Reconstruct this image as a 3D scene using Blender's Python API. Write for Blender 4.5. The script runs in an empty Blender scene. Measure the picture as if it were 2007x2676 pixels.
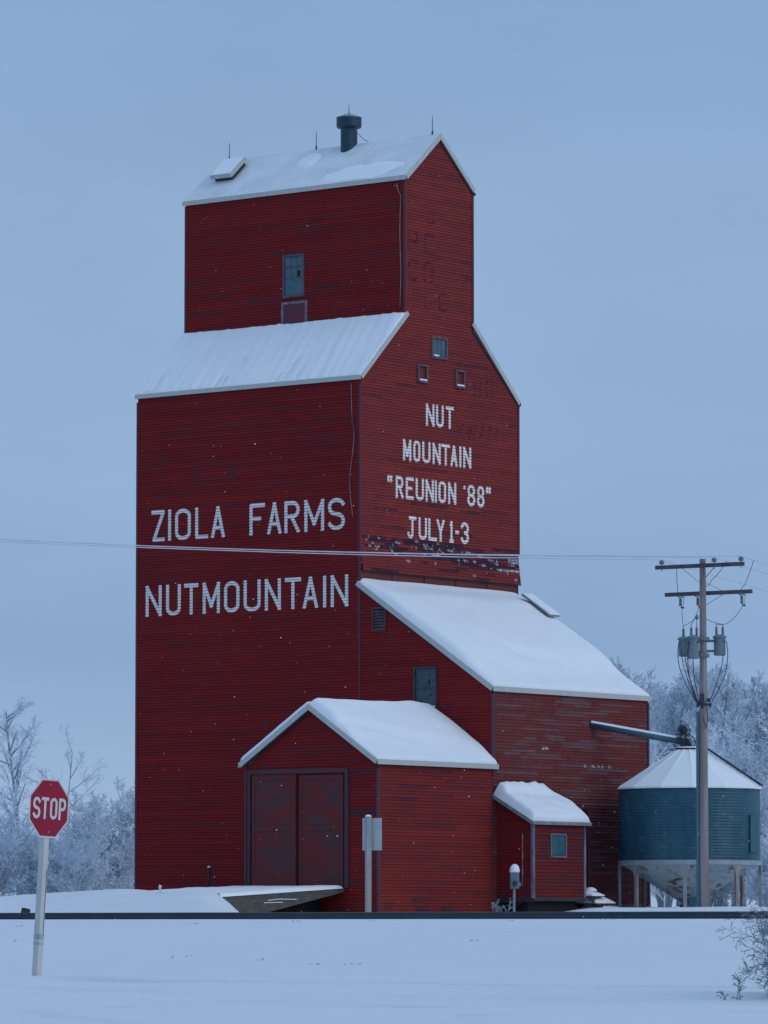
import bpy, math, random
from math import sin, cos, pi, radians, sqrt, floor, atan2, exp
from mathutils import Vector, Matrix, noise

S = bpy.context.scene
COL = S.collection

# ------------------------------------------------------------------ camera
V = Vector
CAM = V((-125.589, -99.136, 1.0))
AZ = radians(38); PITCH = radians(4.9472)
DD = V((cos(AZ), sin(AZ), 0))          # horizontal viewing direction
RR = V((sin(AZ), -cos(AZ), 0))         # to the right of it
cam_data = bpy.data.cameras.new("camera")
cam = bpy.data.objects.new("camera", cam_data); COL.objects.link(cam)
fw = DD * cos(PITCH) + V((0, 0, 1)) * sin(PITCH)
cu = -DD * sin(PITCH) + V((0, 0, 1)) * cos(PITCH)
cam.matrix_world = Matrix(((RR.x, cu.x, -fw.x, CAM.x), (RR.y, cu.y, -fw.y, CAM.y), (RR.z, cu.z, -fw.z, CAM.z), (0, 0, 0, 1)))
cam_data.sensor_fit = 'VERTICAL'; cam_data.sensor_height = 36; cam_data.lens = 168.16
cam_data.clip_start = 0.5; cam_data.clip_end = 6000
S.camera = cam

# ------------------------------------------------------------------ world, sun, exposure
SUN_DIR = V((0.08, -0.87, 0.47)).normalized()
SUN_EL = math.asin(SUN_DIR.z); SUN_ROT = atan2(SUN_DIR.x, SUN_DIR.y)
world = bpy.data.worlds.new("World"); S.world = world; world.use_nodes = True
wn = world.node_tree; wn.nodes.clear()
wo = wn.nodes.new('ShaderNodeOutputWorld')
sky = wn.nodes.new('ShaderNodeTexSky'); sky.sky_type = 'NISHITA'; sky.sun_disc = False
sky.sun_elevation = SUN_EL; sky.sun_rotation = SUN_ROT
bg_sky = wn.nodes.new('ShaderNodeBackground'); bg_sky.inputs['Strength'].default_value = 0.06
wn.links.new(sky.outputs[0], bg_sky.inputs['Color'])
tc = wn.nodes.new('ShaderNodeTexCoord'); sep = wn.nodes.new('ShaderNodeSeparateXYZ')
wn.links.new(tc.outputs['Generated'], sep.inputs[0])
ramp = wn.nodes.new('ShaderNodeValToRGB')
wn.links.new(sep.outputs['Z'], ramp.inputs[0])
STOPS = [(0.0, (0.365, 0.510, 0.715)), (0.034, (0.310, 0.458, 0.680)), (0.058, (0.258, 0.405, 0.642)), (0.10, (0.298, 0.446, 0.678)),
         (0.150, (0.285, 0.432, 0.662)), (0.20, (0.250, 0.405, 0.648)), (0.45, (0.27, 0.43, 0.685)), (1.0, (0.37, 0.55, 0.83))]
el = ramp.color_ramp.elements
el[0].position = STOPS[0][0]; el[0].color = (*STOPS[0][1], 1)
el[1].position = STOPS[1][0]; el[1].color = (*STOPS[1][1], 1)
for p_, c_ in STOPS[2:]:
    e_ = el.new(p_); e_.color = (*c_, 1)
nz = wn.nodes.new('ShaderNodeTexNoise'); nz.inputs['Scale'].default_value = 9; nz.inputs['Detail'].default_value = 4
mpw = wn.nodes.new('ShaderNodeMapping'); mpw.inputs['Scale'].default_value = (1, 1, 3.2)
wn.links.new(tc.outputs['Generated'], mpw.inputs[0]); wn.links.new(mpw.outputs[0], nz.inputs['Vector'])
mr = wn.nodes.new('ShaderNodeMapRange'); mr.inputs['From Min'].default_value = 0.3; mr.inputs['From Max'].default_value = 0.7
mr.inputs['To Min'].default_value = 0.955; mr.inputs['To Max'].default_value = 1.045
wn.links.new(nz.outputs[0], mr.inputs[0])
mul = wn.nodes.new('ShaderNodeMix'); mul.data_type = 'RGBA'; mul.blend_type = 'MULTIPLY'; mul.inputs[0].default_value = 1
wn.links.new(ramp.outputs[0], mul.inputs[6]); wn.links.new(mr.outputs[0], mul.inputs[7])
bg_cl = wn.nodes.new('ShaderNodeBackground'); bg_cl.inputs['Strength'].default_value = 1.0
wn.links.new(mul.outputs[2], bg_cl.inputs['Color'])
mixw = wn.nodes.new('ShaderNodeMixShader'); mixw.inputs[0].default_value = 0.94      # an overcast lid over the clear sky
wn.links.new(bg_sky.outputs[0], mixw.inputs[1]); wn.links.new(bg_cl.outputs[0], mixw.inputs[2])
wn.links.new(mixw.outputs[0], wo.inputs[0])
sl = bpy.data.lights.new("sun", 'SUN'); sl.energy = 0.66; sl.angle = radians(40); sl.color = (1.0, 0.95, 0.87)
so = bpy.data.objects.new("sun", sl); COL.objects.link(so)
so.rotation_euler = (-SUN_DIR).to_track_quat('-Z', 'Y').to_euler()
S.view_settings.view_transform = 'Standard'; S.view_settings.look = 'None'
S.view_settings.exposure = 0.0; S.view_settings.gamma = 1.0

# ------------------------------------------------------------------ helpers
BASE = {}                                # world base of every object built here


def at(lat, dep, z=0.0):
    return V((CAM.x, CAM.y, 0)) + DD * dep + RR * lat + V((0, 0, z))


def nrm(v):
    v = V(v); return v.normalized()


class MB:
    """collects shapes in world coordinates and links them as one mesh object"""
    def __init__(s):
        s.v = []; s.f = []; s.uv = []; s.col = []

    def face(s, pts, uv=None, col=None):
        i = len(s.v); s.v.extend(V(p) for p in pts); s.f.append(tuple(range(i, i + len(pts))))
        s.uv.append(uv); s.col.append(col)

    def box(s, c, h, ax=None):
        c = V(c); X, Y, Z = ax or (V((1, 0, 0)), V((0, 1, 0)), V((0, 0, 1)))
        X = X * h[0]; Y = Y * h[1]; Z = Z * h[2]
        i = len(s.v)
        for a in (-1, 1):
            for b in (-1, 1):
                for d in (-1, 1):
                    s.v.append(c + X * a + Y * b + Z * d)
        for q in ((0, 1, 3, 2), (4, 6, 7, 5), (0, 4, 5, 1), (2, 3, 7, 6), (0, 2, 6, 4), (1, 5, 7, 3)):
            s.f.append(tuple(i + k for k in q)); s.uv.append(None); s.col.append(None)

    def bar(s, a, b, w, t, side=None):
        a = V(a); b = V(b); Zd = (b - a); L = Zd.length; Zd.normalize()
        sd = V(side) if side else (V((0, 0, 1)) if abs(Zd.z) < .9 else V((1, 0, 0)))
        X = Zd.cross(sd).normalized(); Y = Zd.cross(X).normalized()
        s.box((a + b) / 2, (w / 2, t / 2, L / 2), (X, Y, Zd))

    def prism(s, poly, ext):
        ext = V(ext); n = len(poly); i = len(s.v)
        s.v.extend(V(p) for p in poly); s.v.extend(V(p) + ext for p in poly)
        fs = [tuple(i + k for k in reversed(range(n))), tuple(i + n + k for k in range(n))]
        fs += [(i + k, i + (k + 1) % n, i + n + (k + 1) % n, i + n + k) for k in range(n)]
        for q in fs:
            s.f.append(q); s.uv.append(None); s.col.append(None)

    def tube(s, pts, rad, n=8, cap=True):
        pts = [V(p) for p in pts]; m = len(pts)
        rads = rad if isinstance(rad, (list, tuple)) else [rad] * m
        i0 = len(s.v); ref = None
        for k in range(m):
            d = (pts[min(k + 1, m - 1)] - pts[max(k - 1, 0)]).normalized()
            if ref is None:
                ref = d.cross(V((0, 0, 1)) if abs(d.z) < .9 else V((1, 0, 0))).normalized()
            else:
                ref = (ref - d * ref.dot(d)); ref.normalize()
            b = d.cross(ref)
            for j in range(n):
                a = 2 * pi * j / n
                s.v.append(pts[k] + (ref * cos(a) + b * sin(a)) * rads[k])
        for k in range(m - 1):
            for j in range(n):
                a = i0 + k * n + j; b_ = i0 + k * n + (j + 1) % n
                s.f.append((a, b_, b_ + n, a + n)); s.uv.append(None); s.col.append(None)
        if cap:
            for q in (tuple(i0 + j for j in reversed(range(n))), tuple(i0 + (m - 1) * n + j for j in range(n))):
                s.f.append(q); s.uv.append(None); s.col.append(None)

    def lathe(s, c, prof, n=24, axis=V((0, 0, 1)), cap=True, rot=0.0):
        c = V(c); ax = V(axis).normalized()
        X = ax.cross(V((0, 1, 0)) if abs(ax.y) < .9 else V((1, 0, 0))).normalized(); Y = ax.cross(X)
        i0 = len(s.v); m = len(prof)
        for r_, z_ in prof:
            for j in range(n):
                a = 2 * pi * j / n + rot
                s.v.append(c + ax * z_ + (X * cos(a) + Y * sin(a)) * r_)
        for k in range(m - 1):
            for j in range(n):
                a = i0 + k * n + j; b_ = i0 + k * n + (j + 1) % n
                s.f.append((a, b_, b_ + n, a + n)); s.uv.append(None); s.col.append(None)
        if cap:
            for q in (tuple(i0 + j for j in reversed(range(n))), tuple(i0 + (m - 1) * n + j for j in range(n))):
                s.f.append(q); s.uv.append(None); s.col.append(None)

    def build(s, name, mat, parent=None, smooth=False, base=None, bevel=0.0):
        b = V(base) if base is not None else (BASE[parent.name] if parent else V((0, 0, 0)))
        me = bpy.data.meshes.new(name)
        me.from_pydata([tuple(p - b) for p in s.v], [], s.f); me.update()
        if any(u is not None for u in s.uv):
            ul = me.uv_layers.new(name="UVMap"); k = 0
            for fi, f in enumerate(s.f):
                for j in range(len(f)):
                    if s.uv[fi]: ul.data[k].uv = s.uv[fi][j]
                    k += 1
        if any(u is not None for u in s.col):
            ca = me.color_attributes.new(name="board", type='FLOAT_COLOR', domain='CORNER'); k = 0
            for fi, f in enumerate(s.f):
                cc = s.col[fi] or (0.5, 0, 0, 1)
                for j in range(len(f)):
                    ca.data[k].color = cc; k += 1
        me.materials.append(mat)
        if smooth:
            for p in me.polygons: p.use_smooth = True
        o = bpy.data.objects.new(name, me); COL.objects.link(o)
        if parent:
            o.parent = parent
        else:
            o.location = b
        BASE[o.name] = b
        if bevel:
            md = o.modifiers.new("bevel", 'BEVEL'); md.width = bevel; md.segments = 2; md.limit_method = 'ANGLE'
        return o


def thing(name, label, cat, loc, group=None):
    o = bpy.data.objects.new(name, None); COL.objects.link(o); o.location = loc
    o.empty_display_size = 0.3
    o['label'] = label; o['category'] = cat
    if group: o['group'] = group
    BASE[o.name] = V(loc)
    return o


def tag(o, label=None, cat=None, group=None, kind=None):
    if label: o['label'] = label
    if cat: o['category'] = cat
    if group: o['group'] = group
    if kind: o['kind'] = kind
    return o


# ------------------------------------------------------------------ materials
class M:
    """tiny node helper"""
    def __init__(s, name, rough=0.8, spec=0.3, metal=0.0):
        s.m = bpy.data.materials.new(name); s.m.use_nodes = True
        s.t = s.m.node_tree; s.b = s.t.nodes['Principled BSDF']
        s.b.inputs['Roughness'].default_value = rough
        s.b.inputs['Specular IOR Level'].default_value = spec
        s.b.inputs['Metallic'].default_value = metal
        s.co = s.t.nodes.new('ShaderNodeTexCoord')

    def n(s, typ, **kw):
        nd = s.t.nodes.new(typ)
        for k, v in kw.items(): setattr(nd, k, v)
        return nd

    def link(s, a, b): s.t.links.new(a, b)

    def noise(s, scale, stretch=(1, 1, 1), detail=4, coord='Object', rough=0.55):
        mp = s.n('ShaderNodeMapping'); mp.inputs['Scale'].default_value = stretch
        s.link(s.co.outputs[coord], mp.inputs[0])
        nz = s.n('ShaderNodeTexNoise'); nz.inputs['Scale'].default_value = scale
        nz.inputs['Detail'].default_value = detail; nz.inputs['Roughness'].default_value = rough
        s.link(mp.outputs[0], nz.inputs['Vector'])
        return nz.outputs[0]

    def rng(s, src, a, b, c=0.0, d=1.0):
        r = s.n('ShaderNodeMapRange')
        for k, v in (('From Min', a), ('From Max', b), ('To Min', c), ('To Max', d)): r.inputs[k].default_value = v
        s.link(src, r.inputs[0]); return r.outputs[0]

    def mix(s, fac, a, b, mode='MIX'):
        mx = s.n('ShaderNodeMix', data_type='RGBA', blend_type=mode)
        for sock, v in ((mx.inputs[0], fac), (mx.inputs[6], a), (mx.inputs[7], b)):
            if isinstance(v, (int, float)): sock.default_value = v
            elif isinstance(v, tuple): sock.default_value = (*v, 1)
            else: s.link(v, sock)
        return mx.outputs[2]

    def math(s, op, a, b=None):
        nd = s.n('ShaderNodeMath', operation=op)
        for sock, v in ((nd.inputs[0], a), (nd.inputs[1], b)):
            if v is None: continue
            if isinstance(v, (int, float)): sock.default_value = v
            else: s.link(v, sock)
        return nd.outputs[0]

    def color(s, c):
        if isinstance(c, tuple): s.b.inputs['Base Color'].default_value = (*c, 1)
        else: s.link(c, s.b.inputs['Base Color'])
        return s

    def bump(s, h, strength=0.3, dist=0.02):
        bp = s.n('ShaderNodeBump'); bp.inputs['Strength'].default_value = strength; bp.inputs['Distance'].default_value = dist
        s.link(h, bp.inputs['Height']); s.link(bp.outputs[0], s.b.inputs['Normal']); return s


def simple(name, c1, c2=None, scale=4, stretch=(1, 1, 1), rough=0.75, spec=0.3, metal=0.0, lo=0.35, hi=0.65, bump=0.0, bscale=30):
    m = M(name, rough, spec, metal)
    if c2:
        m.color(m.mix(m.rng(m.noise(scale, stretch), lo, hi), c1, c2))
    else:
        m.color(c1)
    if bump: m.bump(m.noise(bscale), bump, 0.01)
    return m.m


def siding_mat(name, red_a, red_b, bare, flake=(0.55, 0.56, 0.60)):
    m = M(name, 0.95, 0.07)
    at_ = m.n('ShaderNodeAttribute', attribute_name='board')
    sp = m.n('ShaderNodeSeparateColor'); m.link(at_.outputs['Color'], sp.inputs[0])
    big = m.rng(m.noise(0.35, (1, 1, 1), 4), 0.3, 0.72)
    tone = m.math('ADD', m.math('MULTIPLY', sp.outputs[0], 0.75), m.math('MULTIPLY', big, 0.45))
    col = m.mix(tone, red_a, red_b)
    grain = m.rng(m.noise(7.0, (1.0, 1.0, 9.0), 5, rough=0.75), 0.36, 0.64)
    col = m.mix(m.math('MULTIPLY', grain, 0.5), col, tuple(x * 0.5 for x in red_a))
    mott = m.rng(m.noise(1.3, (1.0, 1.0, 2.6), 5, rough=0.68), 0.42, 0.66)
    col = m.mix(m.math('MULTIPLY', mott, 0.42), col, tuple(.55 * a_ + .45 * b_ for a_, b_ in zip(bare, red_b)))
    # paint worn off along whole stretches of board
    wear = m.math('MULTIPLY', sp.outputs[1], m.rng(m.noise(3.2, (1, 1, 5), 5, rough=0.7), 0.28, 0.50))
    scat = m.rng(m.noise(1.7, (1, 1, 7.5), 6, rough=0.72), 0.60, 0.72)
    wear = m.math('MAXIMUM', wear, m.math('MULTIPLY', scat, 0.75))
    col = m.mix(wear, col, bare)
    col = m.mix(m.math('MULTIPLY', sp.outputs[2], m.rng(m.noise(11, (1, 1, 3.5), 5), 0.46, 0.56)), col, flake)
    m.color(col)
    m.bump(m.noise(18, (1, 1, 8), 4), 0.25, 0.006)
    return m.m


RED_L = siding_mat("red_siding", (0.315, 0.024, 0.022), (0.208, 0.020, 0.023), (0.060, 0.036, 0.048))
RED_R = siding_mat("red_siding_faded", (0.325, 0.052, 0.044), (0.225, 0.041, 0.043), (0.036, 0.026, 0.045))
RED_W = siding_mat("red_siding_weathered", (0.225, 0.046, 0.041), (0.155, 0.040, 0.043), (0.150, 0.105, 0.115))
RED_A = siding_mat("red_siding_fresh", (0.295, 0.040, 0.031), (0.200, 0.031, 0.030), (0.065, 0.032, 0.044))
RED_O = siding_mat("red_siding_office", (0.225, 0.034, 0.030), (0.145, 0.026, 0.028), (0.055, 0.032, 0.048))
TRIM_RED = simple("trim_red", (0.17, 0.022, 0.028), (0.10, 0.035, 0.05), 5, (1, 1, .4))
TRIM_GREY = simple("trim_grey", (0.125, 0.10, 0.125), (0.10, 0.05, 0.065), 6, (1, 1, .5))
FASCIA = simple("fascia_metal", (0.52, 0.52, 0.48), (0.42, 0.44, 0.43), 5, (4, 4, .6), 0.55, 0.4)
FASCIA_D = simple("fascia_dark", (0.16, 0.20, 0.22), (0.26, 0.29, 0.30), 3, (1, 1, 1), 0.6)
SOFFIT = simple("soffit", (0.035, 0.035, 0.05), (0.06, 0.05, 0.06), 3)
DARK = simple("dark_interior", (0.010, 0.009, 0.012), (0.016, 0.013, 0.014), 3)
GLASS = simple("dusty_glass", (0.030, 0.095, 0.125), (0.055, 0.135, 0.165), 6, (1, 1, 1), 0.22, 0.5)
GLASS_D = simple("dark_glass", (0.030, 0.055, 0.072), (0.055, 0.085, 0.105), 5, (1, 1, 1), 0.3, 0.4)
CONCRETE = simple("concrete", (0.16, 0.155, 0.14), (0.10, 0.10, 0.10), 3, (1, 1, 1), 0.9, bump=0.3)
BOARD = simple("bare_board", (0.21, 0.19, 0.18), (0.11, 0.10, 0.10), 4, (1, 1, 6), 0.9)
GALV = simple("galvanised", (0.28, 0.31, 0.33), (0.20, 0.24, 0.27), 6, (1, 1, 1), 0.5, 0.4, 0.3)
TIN_BLUE = simple("vent_steel", (0.008, 0.034, 0.062), (0.014, 0.052, 0.08), 5, (1, 1, .5), 0.5, 0.4)
IRON = simple("dark_iron", (0.03, 0.035, 0.05), (0.05, 0.05, 0.06), 8, rough=0.6)
CABLE = simple("pale_cable", (0.24, 0.20, 0.22), (0.12, 0.07, 0.09), 2, (1, 1, .8), 0.6)


def snow_mat():
    m = M("snow", 0.75, 0.25)
    big = m.rng(m.noise(0.06, (1, 1, 1), 3), 0.3, 0.7)
    fine = m.rng(m.noise(1.3, (1, 1, 1), 5, rough=0.65), 0.3, 0.7)
    col = m.mix(big, (0.745, 0.775, 0.81), (0.79, 0.815, 0.845))
    col = m.mix(m.math('MULTIPLY', fine, 0.30), col, (0.66, 0.70, 0.75))
    at_ = m.n('ShaderNodeAttribute', attribute_name='board')      # shade of ruts and road edge painted as darker snow, plus compacted patches
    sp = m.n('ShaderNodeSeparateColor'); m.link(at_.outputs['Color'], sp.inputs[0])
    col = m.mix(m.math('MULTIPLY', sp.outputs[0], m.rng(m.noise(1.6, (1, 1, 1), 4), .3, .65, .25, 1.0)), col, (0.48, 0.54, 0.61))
    m.color(col)
    h = m.math('ADD', m.noise(2.2, (1, 1, 1), 5), m.math('MULTIPLY', m.noise(22, (1, 1, 1), 3), 0.15))
    m.bump(h, 0.35, 0.05)
    return m.m


SNOW = snow_mat()


def roof_snow_mat():
    m = M("roof_snow", 0.75, 0.25)
    fine = m.rng(m.noise(1.1, (1, 1, 1), 5, rough=0.6), 0.3, 0.7)
    m.color(m.mix(fine, (0.88, 0.90, 0.92), (0.84, 0.865, 0.89)))
    m.bump(m.noise(2.6, (1, 1, 1), 4), 0.25, 0.03)
    return m.m


RSNOW = roof_snow_mat()


def frost_roof_mat(name="frosted_roof", c1=(0.66, 0.70, 0.74), c2=(0.80, 0.83, 0.86), rib=26):
    m = M(name, 0.7, 0.3)
    f = m.rng(m.noise(1.2, (1, .7, 1), 5, rough=0.65), 0.35, 0.68)
    col = m.mix(f, c1, c2)
    wv = m.n('ShaderNodeTexWave', wave_type='BANDS', bands_direction='Y', wave_profile='SIN')
    wv.inputs['Scale'].default_value = rib / 20.0 * 1.0; wv.inputs['Distortion'].default_value = 0.4
    m.link(m.co.outputs['Object'], wv.inputs['Vector'])
    col = m.mix(m.rng(wv.outputs['Fac'], 0.0, 0.35, 0.16, 0.0), col, (0.48, 0.53, 0.58))
    m.color(col)
    m.bump(wv.outputs['Fac'], 0.25, 0.02)
    return m.m


FROST_ROOF = frost_roof_mat()
METAL_ROOF = frost_roof_mat('metal_roof', (0.73, 0.77, 0.81), (0.82, 0.85, 0.88))


# ------------------------------------------------------------------ clapboard walls
def clip(poly, k, val, keep_greater):
    out = []; n = len(poly)
    for i in range(n):
        a = poly[i]; b = poly[(i + 1) % n]
        ia = (a[k] >= val) if keep_greater else (a[k] <= val)
        ib = (b[k] >= val) if keep_greater else (b[k] <= val)
        if ia: out.append(a)
        if ia != ib:
            t = (val - a[k]) / (b[k] - a[k])
            out.append((a[0] + (b[0] - a[0]) * t, a[1] + (b[1] - a[1]) * t))
    return out


def area(p):
    return abs(sum(p[i][0] * p[(i + 1) % len(p)][1] - p[(i + 1) % len(p)][0] * p[i][1] for i in range(len(p)))) / 2


class Wall:
    """lapped boards on a plane: real boards, each lapping over the one below"""
    def __init__(s, O, U, ex=0.1, lap=0.026, z0=0.0, flare=None):
        s.O = V(O); s.U = nrm(U); s.N = s.U.cross(V((0, 0, 1))); s.ex = ex; s.lap = lap; s.z0 = z0; s.flare = flare

    def pt(s, u, z, off=0.0):
        if s.flare: off += s.flare(z)
        return s.O + s.U * u + V((0, 0, z)) + s.N * off

    def on(s, u, z, eps):
        fr = ((z - s.z0) / s.ex) % 1.0
        return s.pt(u, z, s.lap * (1 - fr) + 0.004 + eps)

    def boards(s, name, parent, mat, polys, holes=(), worn=(), flecks=(), p_worn=0.10, seed=1, lmin=1.8, lmax=4.8, soft=1.0):
        rnd = random.Random(seed); mb = MB()
        zlo = min(p[1] for q in polys for p in q); zhi = max(p[1] for q in polys for p in q)
        for q in polys:                                        # sheathing behind the boards
            mb.face([s.O + s.U * u + V((0, 0, z)) - s.N * 0.004 for u, z in q], col=(0.5, 0.3, 0, 1))
        k0 = int(floor((zlo - s.z0) / s.ex)); k1 = int(floor((zhi - s.z0) / s.ex + 1e-6))
        for k in range(k0, k1 + 1):
            a = s.z0 + k * s.ex; b = a + s.ex; mid = (a + b) / 2
            jit = rnd.uniform(-0.0035, 0.0035)
            for q in polys:
                c = clip(clip(q, 1, a, True), 1, b, False) if len(q) > 2 else []
                if len(c) < 3 or area(c) < 1e-5: continue
                parts = [c]
                for (h0, h1, hz0, hz1) in holes:
                    if hz0 < mid < hz1:
                        nxt = []
                        for pp in parts:
                            for kk in (clip(pp, 0, h0, False), clip(pp, 0, h1, True)):
                                if len(kk) > 2 and area(kk) > 1e-5: nxt.append(kk)
                        parts = nxt
                for pp in parts:
                    u0 = min(p[0] for p in pp); u1 = max(p[0] for p in pp)
                    cuts = set(); u = u0 + rnd.uniform(.4, lmax)
                    while u < u1 - .3:
                        cuts.add(u); u += rnd.uniform(lmin, lmax)
                    marks = [w[:4] + (w[4] * soft,) for w in worn if w[2] < mid < w[3]]
                    flk = [w for w in flecks if w[2] < mid < w[3]]
                    for w in marks + flk:
                        for uu in (w[0], w[1]):
                            if u0 < uu < u1: cuts.add(uu)
                    # short stretches that lost their paint
                    nw = 0
                    while rnd.random() < p_worn and nw < 3:
                        L = rnd.uniform(.25, 2.2); st = rnd.uniform(u0, u1); marks.append((st, st + L, a, b, rnd.uniform(.15, .75)))
                        for uu in (st, st + L):
                            if u0 < uu < u1: cuts.add(uu)
                        nw += 1
                    cs = [u0] + sorted(cuts) + [u1]; tone = rnd.random()
                    for ca, cb in zip(cs, cs[1:]):
                        if cb - ca < 1e-3: continue
                        sg = clip(clip(pp, 0, ca, True), 0, cb, False)
                        if len(sg) < 3: continue
                        m_ = (ca + cb) / 2
                        g = max([w[4] for w in marks if w[0] <= m_ <= w[1]] or [0.0])
                        fl = max([w[4] for w in flk if w[0] <= m_ <= w[1]] or [0.0])
                        if rnd.random() < .5: tone = rnd.random()
                        j2 = jit + rnd.uniform(-0.0025, 0.0025)
                        colr = (tone, g, fl, 1)
                        mb.face([s.pt(u_, z_, (s.lap + j2) * (1 - (z_ - a) / s.ex) + 0.004) for u_, z_ in sg], col=colr)
                        lo = [p for p in sg if abs(p[1] - a) < 1e-6]
                        if len(lo) >= 2:
                            x0 = min(p[0] for p in lo); x1 = max(p[0] for p in lo)
                            mb.face([s.pt(x0, a, -0.003), s.pt(x1, a, -0.003), s.pt(x1, a, s.lap + j2 + 0.004), s.pt(x0, a, s.lap + j2 + 0.004)], col=(tone, 1, 0, 1))
        return mb.build(name, mat, parent)


# letters drawn with a flat brush; unit box, x right, y up
def arc(cx_, cy_, rx, ry, a0, a1, n=6):
    return [(cx_ + rx * cos(radians(a0 + (a1 - a0) * i / n)), cy_ + ry * sin(radians(a0 + (a1 - a0) * i / n))) for i in range(n + 1)]


def glyph(ch):
    k = .20
    oval = arc(.5, 1 - k, .5, k, 0, 180, 8) + arc(.5, k, .5, k, 180, 360, 8)
    return {
        'N': [[(0, 0), (0, 1)], [(0, 1), (1, 0)], [(1, 0), (1, 1)]],
        'U': [[(0, 1)] + arc(.5, k, .5, k, 180, 360, 8) + [(1, 1)]],
        'T': [[(0, 1), (1, 1)], [(.5, 1), (.5, 0)]],
        'M': [[(0, 0), (0, 1)], [(0, 1), (.5, .22)], [(.5, .22), (1, 1)], [(1, 1), (1, 0)]],
        'O': [oval + [oval[0]]],
        'A': [[(0, 0), (.5, 1)], [(.5, 1), (1, 0)], [(.18, .30), (.82, .30)]],
        'I': [[(.5, 0), (.5, 1)]],
        'R': [[(0, 0), (0, 1)], [(0, 1), (.6, 1)] + arc(.6, .76, .4, .24, 90, -90, 6) + [(0, .52)], [(.45, .52), (1, 0)]],
        'E': [[(1, 0), (0, 0), (0, 1), (1, 1)], [(0, .5), (.75, .5)]],
        'F': [[(0, 0), (0, 1), (1, 1)], [(0, .52), (.7, .52)]],
        'L': [[(0, 1), (0, 0), (1, 0)]],
        'J': [[(.3, 1), (1, 1)], [(.62, 1), (.62, .18)] + arc(.36, .16, .26, .16, 0, -180, 6)],
        'Y': [[(0, 1), (.5, .42)], [(1, 1), (.5, .42)], [(.5, .42), (.5, 0)]],
        'Z': [[(0, 1), (1, 1), (.1, 0), (1, 0)]],
        'S': [arc(.5, .78, .5, .22, 20, 180, 6) + arc(.5, .72, .5, .22, 180, 270, 3)[1:] + arc(.5, .26, .5, .24, 90, 0, 3) + arc(.5, .22, .5, .22, 0, -160, 6)[1:]],
        'P': [[(0, 0), (0, 1)], [(0, 1), (.6, 1)] + arc(.6, .74, .4, .26, 90, -90, 6) + [(0, .48)]],
        'C': [arc(.5, 1 - k, .5, k, 20, 180, 6) + arc(.5, k, .5, k, 180, 340, 6)],
        'K': [[(0, 0), (0, 1)], [(0, .45), (1, 1)], [(.3, .6), (1, 0)]],
        'W': [[(0, 1), (.25, 0)], [(.25, 0), (.5, .8)], [(.5, .8), (.75, 0)], [(.75, 0), (1, 1)]],
        'H': [[(0, 0), (0, 1)], [(1, 0), (1, 1)], [(0, .5), (1, .5)]],
        '1': [[(.3, .86), (.55, 1), (.55, 0)], [(.1, 0), (1, 0)]],
        '-': [[(0, .5), (1, .5)]],
        '3': [arc(.5, .75, .5, .25, 160, -90, 8) + arc(.5, .26, .5, .26, 90, -160, 8)],
        '8': [(lambda o: o + [o[0]])(arc(.5, .75, .46, .25, 0, 360, 12)[:-1]), (lambda o: o + [o[0]])(arc(.5, .26, .5, .26, 0, 360, 12)[:-1])],
        '"': [[(.20, .99), (.10, .92), (.18, .80)], [(.86, .99), (.76, .92), (.84, .80)]],
        "'": [[(.6, .98), (.5, .80)]],
    }[ch]


def stroke_polys(letters, z0, z1, w):
    """letters: (char, u0, u1); convex polygons of the brush strokes"""
    out = []
    for ch, u0, u1 in letters:
        if u1 < u0: u0, u1 = u1, u0
        sx = max(u1 - u0 - w, 0.0); sz = z1 - z0 - w
        for line in glyph(ch):
            pts = [(u0 + w / 2 + gx * sx, z0 + w / 2 + gy * sz) for gx, gy in line]
            if ch == 'I': pts = [((u0 + u1) / 2, p[1]) for p in pts]
            if ch in '-': pts = [(u0 if i == 0 else u1, p[1]) for i, p in enumerate(pts)]
            m = len(pts)
            for i in range(m - 1):
                a = V(pts[i]); b = V(pts[i + 1]); d = (b - a)
                if d.length < 1e-6: continue
                d.normalize(); n_ = V((-d.y, d.x)) * (w / 2)
                a2 = a - d * (w / 2 if i == 0 else 0); b2 = b + d * (w / 2 if i == m - 2 else 0)
                if ch in '-\'': a2, b2 = a, b
                q = [tuple(a2 - n_), tuple(b2 - n_), tuple(b2 + n_), tuple(a2 + n_)]
                q = clip(clip(q, 1, z0, True), 1, z1, False)
                if len(q) > 2: out.append(q)
                if 0 < i:
                    out.append([(a.x + w / 2 * cos(2 * pi * j / 8), a.y + w / 2 * sin(2 * pi * j / 8)) for j in range(8)])
    return out


def paint_text(name, parent, mat, wall, letters, z0, z1, w, eps=0.0015, seed=3, slope=0.0):
    mb = MB(); rnd = random.Random(seed); i = 0
    for q in stroke_polys(letters, z0, z1, w):
        i += 1; zl = min(p[1] for p in q); zh = max(p[1] for p in q)
        for k in range(int(floor((zl - wall.z0) / wall.ex)), int(floor((zh - wall.z0) / wall.ex)) + 1):
            a = wall.z0 + k * wall.ex; b = a + wall.ex
            jt = rnd.uniform(-.006, .006)
            c = clip(clip(q, 1, a + .006, True), 1, b - .001, False)
            if len(c) < 3 or area(c) < 1e-6: continue
            e = eps + 0.006 + (i % 12) * 0.00035
            mb.face([wall.pt(u_, z_, wall.lap * (1 - (z_ - a) / wall.ex) + 0.004 + e) for u_, z_ in c])
    return mb.build(name, mat, parent)


def paint_mat(name, c, worn, amount=0.62):
    m = M(name, 0.8, 0.25)
    f = m.rng(m.noise(4.5, (1, 1, 4), 6, rough=0.7), amount, amount + 0.10)
    m.color(m.mix(f, m.mix(m.rng(m.noise(2, (1, 1, 2)), .3, .7), c, tuple(x * .8 for x in c)), worn))
    return m.m


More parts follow.
